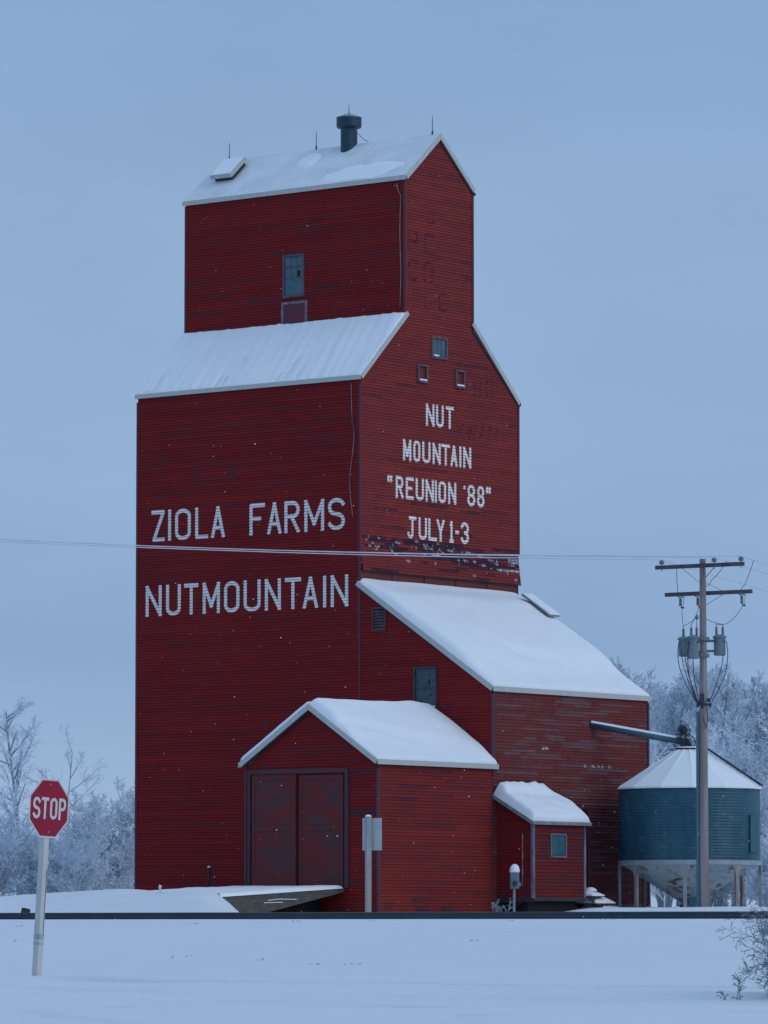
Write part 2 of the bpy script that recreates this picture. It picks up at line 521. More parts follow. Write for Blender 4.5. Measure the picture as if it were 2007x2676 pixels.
WHITE_PAINT = paint_mat("white_lettering", (0.90, 0.88, 0.84), (0.24, 0.09, 0.10), 0.67)


def ghost_mat():
    m = M("faded_lettering", 0.85, 0.2); m.color((0.07, 0.022, 0.055))
    tr = m.n('ShaderNodeBsdfTransparent'); mx = m.n('ShaderNodeMixShader')
    f = m.rng(m.noise(2.4, (1, 1, 4), 5, rough=0.7), 0.42, 0.62, 0.0, 0.30)
    m.link(f, mx.inputs[0]); m.link(tr.outputs[0], mx.inputs[1]); m.link(m.b.outputs[0], mx.inputs[2])
    m.link(mx.outputs[0], m.t.nodes['Material Output'].inputs['Surface'])
    return m.m


GHOST = ghost_mat()

# ------------------------------------------------------------------ ground
def smooth(t):
    t = max(0.0, min(1.0, t)); return t * t * (3 - 2 * t)


PROF = [(-400, 0.0), (-100, 0.0), (-68, 0.15), (-58.5, .275), (-57.5, .315), (-49, .41), (-30, .74), (-8, 1.10), (-1.0, 1.155), (2.6, 1.16), (6, 1.06), (20, 1.25), (60, 1.35), (400, 1.5), (4000, 1.5)]


def prof(e):
    if e <= PROF[0][0]: return PROF[0][1]
    for (a, za), (b, zb) in zip(PROF, PROF[1:]):
        if e <= b: return za + (zb - za) * (e - a) / (b - a)
    return PROF[-1][1]


def ground_z(x, y):
    p = V((x - CAM.x, y - CAM.y, 0)); d = p.dot(DD); l = p.dot(RR)
    e = d - 109.5 + 0.68 * max(-60, min(60, l))
    z = prof(e)
    if d > 112 and d < 400:
        k = smooth((e - 6) / 26)
        # bank of drifted snow left of the ramp and the elevator
        A = max(smooth((y + 0.9) / 1.6) * smooth((0.5 - x) / 1.0) * smooth((14 - y) / 6 + .55), smooth((-4.15 - l) / 1.0) * smooth((d - 122) / 22) * smooth((60 + x) / 30))
        z += k * A * (0.70 - 0.16 * smooth((-8.0 - l) / 4.0))
        if A > 0: z += k * A * (0.36 * noise.noise(V((x * .35, y * .35, 3))) + .05 * noise.noise(V((x * 1.1, y * 1.1, 6))))
        # low bank round the bin and the pole
        B = smooth((l - 4.6) / 2.5) * smooth((d - 143) / 4)
        z += k * B * 0.26
    z += 0.03 * noise.noise(V((l * .22, d * .55, 11))) * smooth((abs(e) - 2) / 10) if abs(e) < 90 else 0.0
    z += 0.05 * noise.noise(V((x * .06, y * .06, 0))) * smooth((abs(e) - 3) / 15)
    z += 0.022 * noise.noise(V((x * .45, y * .45, 7))) * smooth((abs(e) - .6) / 4)
    # windblown ridges and old wheel ruts near the road
    q = l * 0.35 + d
    if 30 < d < 66:
        for d0, sl_, wd, hh in ((59.4, -1.0, .20, -.10), (57.9, -.95, .15, -.07), (57.0, -1.0, .35, .05), (49.6, -3.4, .30, -.09), (54.6, -1.05, .16, -.05), (52.6, -1.1, .2, -.05)):
            cc = d0 + sl_ * (l + 4.6) + 0.35 * noise.noise(V((l * .5, d0, 0)))
            z += hh * exp(-((d - cc) / wd) ** 2) * max(0.0, 0.65 + 0.9 * noise.noise(V((l * .45, d0, 2))))
        z += 0.02 * max(0, noise.noise(V((l * 2.1, d * .7, 4)))) ** 2
    return z


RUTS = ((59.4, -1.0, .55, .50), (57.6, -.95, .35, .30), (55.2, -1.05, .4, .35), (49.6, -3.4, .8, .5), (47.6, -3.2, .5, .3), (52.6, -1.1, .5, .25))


def rut_shade_and_pack(x, y):
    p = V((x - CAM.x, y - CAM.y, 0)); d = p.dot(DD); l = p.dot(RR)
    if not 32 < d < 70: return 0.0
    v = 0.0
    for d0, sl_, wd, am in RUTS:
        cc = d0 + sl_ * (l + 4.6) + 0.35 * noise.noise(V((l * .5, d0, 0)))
        v = max(v, am * exp(-((d - cc) / wd) ** 2) * max(0.0, .55 + 1.0 * noise.noise(V((l * .45, d0, 2)))))  # rut darkness painted in, as the grooves' own shade barely shows
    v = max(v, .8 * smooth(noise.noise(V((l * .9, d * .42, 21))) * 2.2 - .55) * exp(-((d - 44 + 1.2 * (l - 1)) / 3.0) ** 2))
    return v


def build_ground():
    ds = [-300, -150, -60, -20, 0, 10, 20, 26]
    d = 30.0
    while d < 66: ds.append(d); d += 0.34 if d < 40 else 0.085
    while d < 104: ds.append(d); d += 0.9
    while d < 118: ds.append(d); d += 0.45
    while d < 182: ds.append(d); d += 0.55
    while d < 300: ds.append(d); d += 6
    ds += [330, 380, 450, 600, 900, 1500, 2500, 4000]
    ls = []
    l = -17.0
    while l < 17.01: ls.append(l); l += 0.28
    side = [18, 19.5, 21.5, 24, 28, 34, 42, 55, 80, 130, 250, 600, 1500, 3000]
    ls = [-q for q in reversed(side)] + ls + side
    mb = MB(); nL = len(ls)
    for d in ds:
        for l in ls:
            p = at(l, d); mb.v.append(V((p.x, p.y, ground_z(p.x, p.y))))
    for i in range(len(ds) - 1):
        for j in range(nL - 1):
            a = i * nL + j
            q = mb.v[a]; mb.f.append((a, a + 1, a + nL + 1, a + nL)); mb.uv.append(None); mb.col.append((rut_shade_and_pack(q.x, q.y), 0, 0, 1))
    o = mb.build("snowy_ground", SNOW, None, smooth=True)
    o['kind'] = 'structure'
    return o


build_ground()

# ------------------------------------------------------------------ railway track
TT = (RR - DD * 0.68).normalized(); TN = TT.cross(V((0, 0, 1))) * -1     # along the track, and away from the camera
if TN.dot(DD) < 0: TN = -TN
RAILMAT = simple("rail_steel", (0.035, 0.060, 0.085), (0.060, 0.075, 0.090), 3, (1, 1, 1), 0.5, 0.5, 0.4)
RAILTOP = simple("rail_head_worn", (0.25, 0.27, 0.30), (0.17, 0.18, 0.20), 2, (1, 1, 1), 0.35, 0.5, 0.6)
P0 = at(0, 109.5, 0)
for k, lab in ((0, "dark steel rail nearest the road, running across the whole snowfield"), (1, "steel rail on the elevator side of the track, behind the nearest rail")):
    mb = MB(); o0 = P0 + TN * (1.5 * k); zb = 1.158
    prof_r = [(-.07, 0), (.07, 0), (.07, .012), (.012, .03), (.012, .105), (.037, .118), (.037, .150), (.030, .156), (-.030, .156), (-.037, .150), (-.037, .118), (-.012, .105), (-.012, .03), (-.07, .012)]
    poly = [o0 - TT * 160 + TN * a + V((0, 0, zb + b)) for a, b in prof_r]
    mb.prism(poly, TT * 320)
    r_ = mb.build("rail", RAILMAT, None, base=o0 + V((0, 0, zb)))
    tag(r_, lab, "rail", "rails of the railway track")
    m2 = MB(); m2.box(o0 + V((0, 0, zb + .158)), (160, .024, .0018), (TT, TN, V((0, 0, 1))))
    m2.build("running_surface", RAILTOP, r_)

# ------------------------------------------------------------------ the grain elevator
ELEV = thing("grain_elevator", "tall red wooden grain elevator with white hand-painted lettering and snowy roofs", "grain elevator", (4.4, 4.9, 1.2))
Z0 = 0.9
WL = Wall((0, 0, 0), (0, -1, 0))                    # long side, u = -y
WR = Wall((0, 0, 0), (1, 0, 0), flare=lambda z: 0.11 * max(0.0, (13.75 - z) / 0.85) if z < 13.75 else 0.0)   # gable side, u = x
WC = Wall((2.47, 0, 0), (0, -1, 0))                 # cupola side
WLT = Wall((0, -5.53, 0), (1, 0, 0), ex=.105)       # driveway low wall
WAG = Wall((-6.1, 0, 0), (0, -1, 0))                # annex gable
WAS = Wall((-6.1, -5.531, 0), (1, 0, 0), ex=.102)   # annex side, u from gable
WOS = Wall((0.2, 0, 0), (0, -1, 0))                 # office side
WOF = Wall((0.2, -7.0, 0), (1, 0, 0), ex=.11)       # office front

rw = random.Random(11)
worn_left = [(-9.8, -8.4, 16.9, 17.0, .9), (-8.9, -8.5, 16.95, 17.35, .5), (-3.0, -.1, 17.35, 17.45, .9), (-2.4, -.1, 17.5, 17.6, .9), (-2.2, -.1, 17.2, 17.3, .6),
             (-6.1, -3.4, 18.1, 18.2, .6), (-4.2, -3.1, 15.9, 16.1, .5), (-9.8, -8.9, 17.2, 17.3, .8), (-7.4, -7.0, 16.1, 16.8, .6), (-7.2, -6.6, 16.1, 16.2, .8), (-6.4, -6.0, 16.3, 16.5, .8), (-5.8, -5.4, 16.3, 16.6, .9), (-5.9, -4.4, 16.6, 16.7, .7)]
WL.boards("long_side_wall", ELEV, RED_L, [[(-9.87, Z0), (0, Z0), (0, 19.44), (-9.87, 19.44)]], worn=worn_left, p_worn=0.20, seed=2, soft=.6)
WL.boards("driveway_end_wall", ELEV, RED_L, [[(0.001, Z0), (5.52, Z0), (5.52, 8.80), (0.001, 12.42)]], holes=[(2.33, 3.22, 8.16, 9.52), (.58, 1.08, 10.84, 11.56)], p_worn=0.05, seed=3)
flk = []; wrn = []
for i in range(95):                                  # band of lost paint with white primer flecks under the dates
    u = rw.uniform(.05, 8.9); t_ = u / 8.9
    z = 13.0 + 0.1 * floor(rw.uniform(0, 11)); L = rw.uniform(.04, .28)
    if abs((z - 12.9) - (0.98 - .55 * t_ + rw.gauss(0, .10))) < .30: flk.append((u, u + L, z, z + .1, .8))
for i in range(210):
    u = rw.uniform(-.3, 8.8); t_ = u / 8.9; z = 12.9 + 0.1 * floor(rw.uniform(0, 12)); L = rw.uniform(.3, 1.9)
    if rw.random() < .92 and abs((z - 12.9) - (1.0 - .45 * t_)) < .30 or rw.random() < .10: wrn.append((u, u + L, z, z + .1, rw.uniform(.7, 1)))
flk += [(7.6, 8.9, 13.35, 13.45, 1.0), (8.3, 8.9, 13.65, 13.85, .9), (8.1, 8.9, 13.45, 13.5, 1.0), (3.9, 4.4, 13.65, 13.75, 1)]
tri = lambda *p: list(p)
WR.boards("gable_wall", ELEV, RED_R, [[(0, 12.9), (8.93, 12.9), (8.93, 19.2), (0, 19.2)], [(0, 19.2), (8.93, 19.2), (8.93, 19.27), (6.28, 21.8), (2.47, 21.8), (0, 19.42)],
                                      [(2.47, 21.8), (6.28, 21.8), (6.28, 26.35), (2.47, 26.35)], [(2.47, 26.35), (6.28, 26.35), (6.28, 26.46), (4.375, 28.14), (2.47, 26.52)]],
          holes=[(4.0, 4.76, 20.46, 21.14), (3.14, 3.6, 19.55, 20.1), (5.26, 5.72, 19.52, 20.1)], worn=wrn, flecks=flk, p_worn=0.13, seed=5)
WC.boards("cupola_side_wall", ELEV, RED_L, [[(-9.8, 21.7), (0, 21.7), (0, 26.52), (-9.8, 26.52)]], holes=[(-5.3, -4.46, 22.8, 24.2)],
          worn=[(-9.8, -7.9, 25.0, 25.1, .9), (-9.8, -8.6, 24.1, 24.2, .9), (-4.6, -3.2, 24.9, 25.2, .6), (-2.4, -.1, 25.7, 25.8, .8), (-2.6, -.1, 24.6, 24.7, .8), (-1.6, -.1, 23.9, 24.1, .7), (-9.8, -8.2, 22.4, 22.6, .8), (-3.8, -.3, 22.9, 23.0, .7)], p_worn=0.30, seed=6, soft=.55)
low_w = []
for i in range(140):
    z = 1.6 + .105 * floor(rw.uniform(0, 66)); u = rw.uniform(0, 8.8); low_w.append((u, u + rw.uniform(.4, 2.4), z - .01, z + .08, rw.uniform(.5, 1)))
WLT.boards("driveway_low_wall", ELEV, RED_W, [[(0, 1.75), (8.85, 1.75), (8.85, 8.78), (0, 8.78)]], holes=[(4.3, 5.25, 1.8, 4.9)], worn=low_w,
           flecks=[(u, u + .12, 6.3, 6.4, 1) for u in (5.1, 5.5, 5.62, 5.9, 6.1, 6.5)] + [(2.7, 3.1, 6.85, 6.9, 1)], p_worn=0.5, seed=8, soft=.75)
gh = 7.88
WAG.boards("annex_gable_wall", ELEV, RED_L, [[(.12, Z0), (5.53, Z0), (5.53, 6.05), (.12, 6.05)], [(.12, 6.05), (5.53, 6.05), (5.53, 6.12), (2.85, 7.97), (.12, 6.12)]],
           holes=[(.35, 4.28, 2.2, 6.0)], worn=[(2.2, 3.6, 7.05, 7.15, 1), (3.8, 4.6, 6.55, 6.65, .9), (4.45, 5.5, 4.5, 4.7, .9), (1.8, 2.4, 6.6, 6.7, .7), (2.6, 3.1, 6.5, 6.6, .8)], p_worn=0.3, seed=9)
WAS.boards("annex_side_wall", ELEV, RED_A, [[(0, Z0), (6.08, Z0), (6.08, 6.14), (0, 6.14)]],
           worn=[(.5, 2.1, 4.95, 5.1, 1), (3.6, 6.0, 2.0, 2.06, 1), (.3, .8, 1.5, 1.7, .9), (1.9, 2.7, 1.3, 1.6, .95), (3.3, 3.9, 1.3, 1.6, .9), (4.9, 5.9, 2.0, 2.1, .9), (1.7, 2.2, 1.7, 1.9, .8)], p_worn=0.38, seed=10, soft=.8)
WOS.boards("office_end_wall", ELEV, RED_L, [[(5.54, 1.95), (7.0, 1.95), (7.0, 4.36), (5.54, 5.2)]], p_worn=0.25, seed=12)
WOF.boards("office_front_wall", ELEV, RED_O, [[(0, 1.92), (2.85, 1.92), (2.85, 4.36), (0, 4.36)]], holes=[(.98, 1.80, 3.26, 3.98)], p_worn=0.5, seed=13, lmin=.5, lmax=1.6)

# plain walls on the sides facing away, the setback band under the skirt, and the closing planes
HID = simple("hidden_red", (0.26, 0.024, 0.026), (0.20, 0.024, 0.03), 1, (1, 1, 6))
mb = MB()
mb.face([(8.93, 0, Z0), (8.93, 9.87, Z0), (8.93, 9.87, 19.2), (8.93, 0, 19.2)])
mb.face([(8.93, 9.87, Z0), (0, 9.87, Z0), (0, 9.87, 19.2), (8.93, 9.87, 19.2)])
mb.face([(8.93, 9.87, 19.2), (0, 9.87, 19.2), (2.47, 9.87, 21.8), (6.28, 9.87, 21.8)])
mb.face([(6.28, 9.80, 21.7), (2.47, 9.80, 21.7), (2.47, 9.80, 26.4), (4.375, 9.80, 28.15), (6.28, 9.80, 26.4)])
mb.face([(6.28, 0, 21.6), (6.28, 9.8, 21.6), (6.28, 9.8, 26.4), (6.28, 0, 26.4)])
mb.face([(8.85, -5.53, Z0), (8.85, 0, Z0), (8.85, 0, 12.3), (8.85, -5.53, 8.62)])
mb.face([(0, -.12, Z0), (-6.1, -.12, Z0), (-6.1, -.12, 6.05), (0, -.12, 6.05)])
mb.face([(3.05, -7.0, 1.92), (3.05, -5.54, 1.92), (3.05, -5.54, 5.2), (3.05, -7.0, 4.36)])
mb.build("rear_wall", HID, ELEV)
mb = MB()
for i in range(15):                                   # upright planks of the band between skirt and lean-to roof
    u0 = i * .595; mb.box((u0 + .2975, .05 + (i % 3) * .012, 11.2), (.288, .03, 1.75))
mb.build("plank_band", simple("plank_band_red", (0.22, 0.045, 0.035), (0.13, 0.05, 0.05), 2.2, (3, 1, .4), 0.9), ELEV)
mb = MB(); mb.box((4.47, -.01, 12.885), (4.49, .10, .012)); mb.build("skirt_soffit", SOFFIT, ELEV)

# corner boards
mb = MB()
for x, y, a, b in ((0, 9.87, Z0, 19.2), (0, 0, Z0, 19.2), (8.93, 0, 13.9, 19.15), (2.47, 0, 21.8, 26.4), (6.28, 0, 21.8, 26.4), (2.47, 9.80, 21.8, 26.4)):
    mb = MB(); mb.box((x, y, (a + b) / 2), (.045, .045, (b - a) / 2)); mb.build("corner_board", TRIM_RED, ELEV)
mb = MB()
CW = simple("corner_weathered", (0.10, 0.032, 0.042), (0.08, 0.045, 0.062), 3, (1, 1, .4))
CP = simple("corner_pale", (0.24, 0.26, 0.30), (0.12, 0.10, 0.14), 3, (1, 1, .4))
for x, y, a, b in ((0, -5.54, 5.9, 8.6), (8.85, -5.54, 1.7, 8.6), (-6.1, -5.54, Z0, 6.0), (-6.1, -.12, Z0, 6.0)):
    mb = MB(); mb.box((x, y, (a + b) / 2), (.045, .045, (b - a) / 2)); mb.build("corner_board", CW, ELEV)
mb = MB()
for x, y, a, b in ((.2, -7.0, 1.9, 4.35), (3.05, -7.0, 1.9, 4.35)):
    mb = MB(); mb.box((x, y, (a + b) / 2), (.05, .05, (b - a) / 2)); mb.build("corner_board", CP, ELEV)


# ---- roofs
def slab(name, mat, parent, A, B, C, D, t):
    """A,B eave ends, C,D ridge ends (same order); slab of thickness t below the plane"""
    A, B, C, D = map(V, (A, B, C, D)); n_ = (B - A).cross(D - A).normalized()
    if n_.z < 0: n_ = -n_
    mb = MB(); mb.prism([A, B, C, D] if (B - A).cross(D - A).z < 0 else [D, C, B, A], -n_ * t)
    return mb.build(name, mat, parent)


def fascia(parent, segs, h=.17, t=.03, mat=FASCIA, drop=0.0, name="fascia"):
    """boards along roof edges; each seg (p, q, outward)"""
    for k_, (p, q, out) in enumerate(segs):
        mb = MB(); t = t + .0025; p = V(p); q = V(q); out = nrm(out); d = (q - p).normalized(); up_ = out.cross(d).normalized()
        if up_.z < 0: up_ = -up_
        mb.box((p + q) / 2 + out * t / 2 - up_ * (h / 2 + drop), ((q - p).length / 2 + t / 2, t / 2, h / 2), (d, out, up_))
        o = mb.build(name, mat, parent)
    return o


def snow_cover(parent, A, B, C, D, thick, seed=0, nu=60, nv=30, mask=None, edge=(.25, .25, .3, .25), lift=0.004, rough=.18, mat=None, scale=1.0, name="snow_cover", lipdrop=0.0):
    """snow lying on the roof plane A (eave left) B (eave right) C (top right) D (top left)"""
    A, B, C, D = map(V, (A, B, C, D)); n_ = (B - A).cross(D - A).normalized()
    if n_.z < 0: n_ = -n_
    W = (B - A).length; H = (D - A).length
    mb = MB(); th = []
    for j in range(nv + 1):
        # finer near the edges
        t = 0.5 - 0.5 * cos(pi * j / nv); t = .5 * t + .5 * j / nv
        row = []
        for i in range(nu + 1):
            s_ = 0.5 - 0.5 * cos(pi * i / nu); s_ = .5 * s_ + .5 * i / nu
            p = (A + (B - A) * s_) * (1 - t) + (D + (C - D) * s_) * t
            k = thick * (1 + rough * noise.noise(V((s_ * W * .45 * scale + seed * 7.1, t * H * .8 * scale, seed))) + rough * .5 * noise.noise(V((s_ * W * 1.6 * scale, t * H * 1.9 * scale, seed + 5))))
            for dist, ew in ((s_ * W, edge[0]), ((1 - s_) * W, edge[1]), (t * H, edge[2]), ((1 - t) * H, edge[3])):
                if ew > 0:
                    x_ = min(1, dist / ew); k *= sqrt(max(0.0, 1 - (1 - x_) ** 2))
            if mask: k *= mask(s_, t)
            row.append(k); mb.v.append(p + n_ * (k + (lift if k > 0.002 else -0.01)))
        th.append(row)
    for j in range(nv):
        for i in range(nu):
            if max(th[j][i], th[j][i + 1], th[j + 1][i], th[j + 1][i + 1]) < 0.004: continue
            a = j * (nu + 1) + i
            mb.f.append((a, a + 1, a + nu + 2, a + nu + 1)); mb.uv.append(None); mb.col.append(None)
    return mb.build(name, mat or RSNOW, parent, smooth=True)


# cupola roof
CE, CR = 26.66, 28.27                                   # eave and ridge heights
slope_c = (CR - CE) / (4.375 - 2.44)
cl0 = (2.41, 9.90, CE - .08); cl1 = (2.41, -.07, CE - .08); cr1 = (4.375, -.07, CR); cr0 = (4.375, 9.90, CR)
roofC = slab("cupola_roof", FROST_ROOF, ELEV, cl0, cl1, cr1, cr0, .07)
dl0 = (6.35, -.07, CE - .11); dl1 = (6.35, 9.90, CE - .11)
slab("cupola_roof", FROST_ROOF, ELEV, dl0, dl1, cr0, cr1, .07)
fascia(roofC, [(cl0, cl1, (-1, 0, 0)), (cl1, cr1, (0, -1, 0)), (dl0, (cr1[0] + .04, cr1[1], cr1[2] - .04), (0, -1, 0))], .16, .03)
mb = MB(); mb.face([(2.39, -.13, CE - .27), (4.375, -.13, CR - .2), (6.36, -.13, CE - .27), (6.36, 0, CE - .27), (4.375, 0, CR - .2), (2.39, 0, CE - .27)])
for a_, b_, w_, t_ in (((6.37, -.04, CE - .31), (4.42, -.04, CR - .26), .08, .10), ((2.40, -.04, CE - .30), (4.34, -.04, CR - .25), .06, .05)):
    mb2 = MB(); mb2.bar(a_, b_, w_, t_); mb2.build("rake_board", SOFFIT, ELEV)


def patch_mask(s_, t):
    v = 0.55 * noise.noise(V((s_ * 7, t * 3, 1))) + .3 * noise.noise(V((s_ * 19, t * 8, 4)))
    m1 = 1 - ((s_ - .77) / .17) ** 2 - ((t - .20 - .35 * (s_ - .77)) / .24) ** 2 + v * .9
    m2 = 1 - ((s_ - .46) / .05) ** 2 - ((t - .72) / .2) ** 2 + v
    return smooth(max(m1, m2) * 1.8)


snow_cover(roofC, cl0, cl1, cr1, cr0, .055, 3, 150, 40, patch_mask, edge=(.1, .1, .05, .1), rough=.3)
sd = (V(cr1) - V(cl1)).normalized(); nC = V((0, -1, 0)).cross(sd).normalized()
nC = nC if nC.z > 0 else -nC
# roof hatch
mb = MB(); hc = V((3.62, 8.72, CE + slope_c * (3.62 - 2.44))) + nC * .22
mb.box(hc, (.56, .48, .075), (sd, V((0, 1, 0)), nC)); hatch = mb.build("roof_hatch", FASCIA, roofC, bevel=.01)
mb = MB(); mb.box(hc - nC * .16, (.46, .40, .07), (sd, V((0, 1, 0)), nC)); mb.build("hatch_curb", SOFFIT, roofC)
mb = MB(); mb.box(hc + nC * .086, (.53, .45, .010), (sd, V((0, 1, 0)), nC)); mb.build("hatch_snow", RSNOW, roofC, bevel=.006)
# ventilator
mb = MB(); vz = CR - .35
mb.lathe((4.30, 3.9, 0), [(.295, vz), (.295, 28.72), (.30, 28.84), (.425, 28.86), (.44, 28.9), (.44, 29.17), (.43, 29.2)], 28)
vent = mb.build("ventilator", TIN_BLUE, roofC, smooth=False)
mb = MB(); mb.lathe((4.30, 3.9, 0), [(.455, 29.2), (.45, 29.225), (.24, 29.30), (.06, 29.36), (.02, 29.38), (.014, 29.62), (.002, 29.78)], 24)
mb.build("ventilator_cap", GALV, roofC)
mb = MB(); mb.tube([(4.22, 3.50, 28.95), (4.2, 3.52, 28.7), (4.3, 3.3, 28.42), (4.35, 3.1, 28.3)], .012, 5); mb.build("ventilator_wire", CABLE, roofC)
for y in (.28, 5.43, 9.42):
    mb = MB(); mb.lathe((4.375, y, CR), [(.035, -.02), (.03, .1), (.014, .13), (.011, .55), (.002, .66)], 8); mb.build("lightning_rod", IRON, roofC)

# main lower roofs
ME = 19.56
ml0 = (-.07, 9.93, ME - .08); ml1 = (-.07, -.07, ME - .08); mt1 = (2.47, -.07, 21.88); mt0 = (2.47, 9.93, 21.88)
roofM = slab("main_roof", METAL_ROOF, ELEV, ml0, ml1, mt1, mt0, .07)
mr1 = (8.98, -.07, ME - .22); mr0 = (8.98, 9.93, ME - .22); mq1 = (6.28, -.07, 21.88); mq0 = (6.28, 9.93, 21.88)
roofM2 = slab("main_roof", FROST_ROOF, ELEV, mr1, mr0, mq0, mq1, .07)
fascia(roofM, [(ml0, ml1, (-1, 0, 0)), (ml1, mt1, (0, -1, 0))], .15, .03)
fascia(roofM2, [(mr1, mq1, (0, -1, 0))], .16, .03)
mb = MB(); mb.bar((9.0, -.04, ME - .36), (6.26, -.04, 21.62), .08, .13); mb.build("rake_board", SOFFIT, ELEV)


def streak(s_, t):
    v = noise.noise(V((s_ * 34 + t * 1.5, t * .8, 2))); w = noise.noise(V((s_ * 7, t * 3, 9)))
    top = smooth((t - .05) / .9)
    rag = smooth((1.0 - t - .014 - .016 * noise.noise(V((s_ * 30, 0, 1))) - .01 * noise.noise(V((s_ * 90, 0, 5)))) / .02)
    return max(0.0, min(1.3, (.26 + .60 * v + .45 * w + .80 * top))) * rag


snow_cover(roofM, ml0, ml1, mt1, mt0, .06, 5, 220, 60, streak, edge=(.1, .12, .2, 0), rough=.25)
# flashing where the roof meets the cupola
# lean-to roof
le0 = (-.06, -5.61, 8.83); le1 = (8.92, -5.61, 8.83); lt1 = (8.92, 0.02, 12.52); lt0 = (-.06, 0.02, 12.52)
roofL = slab("driveway_roof", FASCIA, ELEV, le0, le1, lt1, lt0, .06)
fascia(roofL, [(le0, le1, (0, -1, 0)), (le0, lt0, (-1, 0, 0)), (le1, lt1, (1, 0, 0))], .17, .035)
mb = MB(); mb.bar((-.03, -5.55, 8.68), (-.03, -.02, 12.27), .05, .07); mb.build("rake_board", SOFFIT, ELEV)


def lean_mask(s_, t):
    low = .30 + .70 * smooth((t - .02 - .16 * s_) / (.34 - .12 * s_))
    w = 1 + .18 * noise.noise(V((s_ * 4, t * 3, 8)))
    gul = 1 - .38 * exp(-((t - (.34 - .34 * (s_ - .30))) / .05) ** 2) * smooth((s_ - .28) / .12) * smooth((.75 - s_) / .25)
    return low * w * gul * (1 - .62 * smooth((t - .80) / .19))


snow_cover(roofL, le0, le1, lt1, lt0, .33, 7, 130, 80, lean_mask, edge=(.28, .55, .16, .0), rough=.16, scale=.7)
# flat hatch half buried near the right edge of the lean-to roof
sL = (V(lt0) - V(le0)).normalized(); nL = V((1, 0, 0)).cross(sL).normalized()
pc = V((8.38, -1.15, 8.83 + (12.52 - 8.83) / 5.63 * (5.61 - 1.15))) + nL * .40
mb = MB(); mb.box(pc, (.30, .72, .03), (V((1, 0, 0)), sL, nL)); mb.build("roof_board", FASCIA_D, roofL, bevel=.01)
mb = MB(); mb.box(pc + nL * .055, (.29, .70, .025), (V((1, 0, 0)), sL, nL)); mb.build("roof_board_snow", RSNOW, roofL, bevel=.02)

# annex roof
ay = -2.85; AR = 8.10
a_l0 = (-6.27, .03, 6.27); a_l1 = (0.0, .03, 6.27); a_r0 = (-6.27, ay, AR); a_r1 = (0.0, ay, AR)
a_e0 = (-6.27, -5.66, 6.27); a_e1 = (-.06, -5.66, 6.27)
roofA = slab("annex_roof", FASCIA, ELEV, a_e0, (0.0, -5.66, 6.27), a_r1, a_r0, .05)
roofA2 = slab("annex_roof", FASCIA, ELEV, a_l1, a_l0, a_r0, a_r1, .05)
fascia(roofA, [(a_e0, (.10, -5.66, 6.27), (0, -1, 0)), (a_e0, a_r0, (-1, 0, 0))], .16, .035)
fascia(roofA2, [(a_l0, (a_r0[0], a_r0[1] + .0, a_r0[2]), (-1, 0, 0)), (a_l0, a_l1, (0, 1, 0))], .16, .0362)
for y_, s_ in ((-5.66, -1), (0, 1)):
    mb = MB(); mb.bar((-6.18 - .002 * s_, y_, 6.10), (-6.18 - .002 * s_, ay + .04 * s_, AR - .20), .05, .07); mb.build("rake_board", SOFFIT, ELEV)


def annex_mask(s_, t):
    low = .26 + .74 * smooth((t - .30 + .42 * s_) / .40)
    crest = 1 + .22 * exp(-((s_ - .80) / .16) ** 2) * smooth((t - .2) / .4)
    gul = 1 - .4 * exp(-((t - (.62 - .62 * s_)) / .07) ** 2) * smooth((.75 - s_) / .3)
    return low * crest * gul


snow_cover(roofA, a_e0, (.10, -5.66, 6.27), (-.02, ay, AR), a_r0, .30, 9, 110, 70, annex_mask, edge=(.22, .30, .14, .12), rough=.14, scale=.8)
snow_cover(roofA2, a_l1, a_l0, a_r0, a_r1, .16, 10, 60, 30, None, edge=(.2, .2, .2, .12))

# office roof, a lean-to on the low wall
o_e0 = (.0, -7.16, 4.40); o_e1 = (3.22, -7.16, 4.40); o_t0 = (.0, -5.55, 5.28); o_t1 = (3.22, -5.55, 5.28)
roofO = slab("office_roof", FASCIA_D, ELEV, o_e0, o_e1, o_t1, o_t0, .05)
fascia(roofO, [(o_e0, o_e1, (0, -1, 0)), (o_e0, o_t0, (-1, 0, 0)), (o_e1, o_t1, (1, 0, 0))], .11, .03, FASCIA_D)


def office_mask(s_, t):
    return (.62 + .38 * smooth(t / .3)) * (1 + .12 * noise.noise(V((s_ * 9, t * 4, 3)))) * (1 + .55 * smooth((t - .72) / .2) * smooth((.9 - s_) / .2)) * smooth((1.0 - s_ - (.10 * smooth((t - .5) / .4))) / .03 + .02)


snow_cover(roofO, o_e0, o_e1, o_t1, o_t0, .30, 12, 60, 34, office_mask, edge=(.12, .34, .20, .0), rough=.2, scale=1.6)


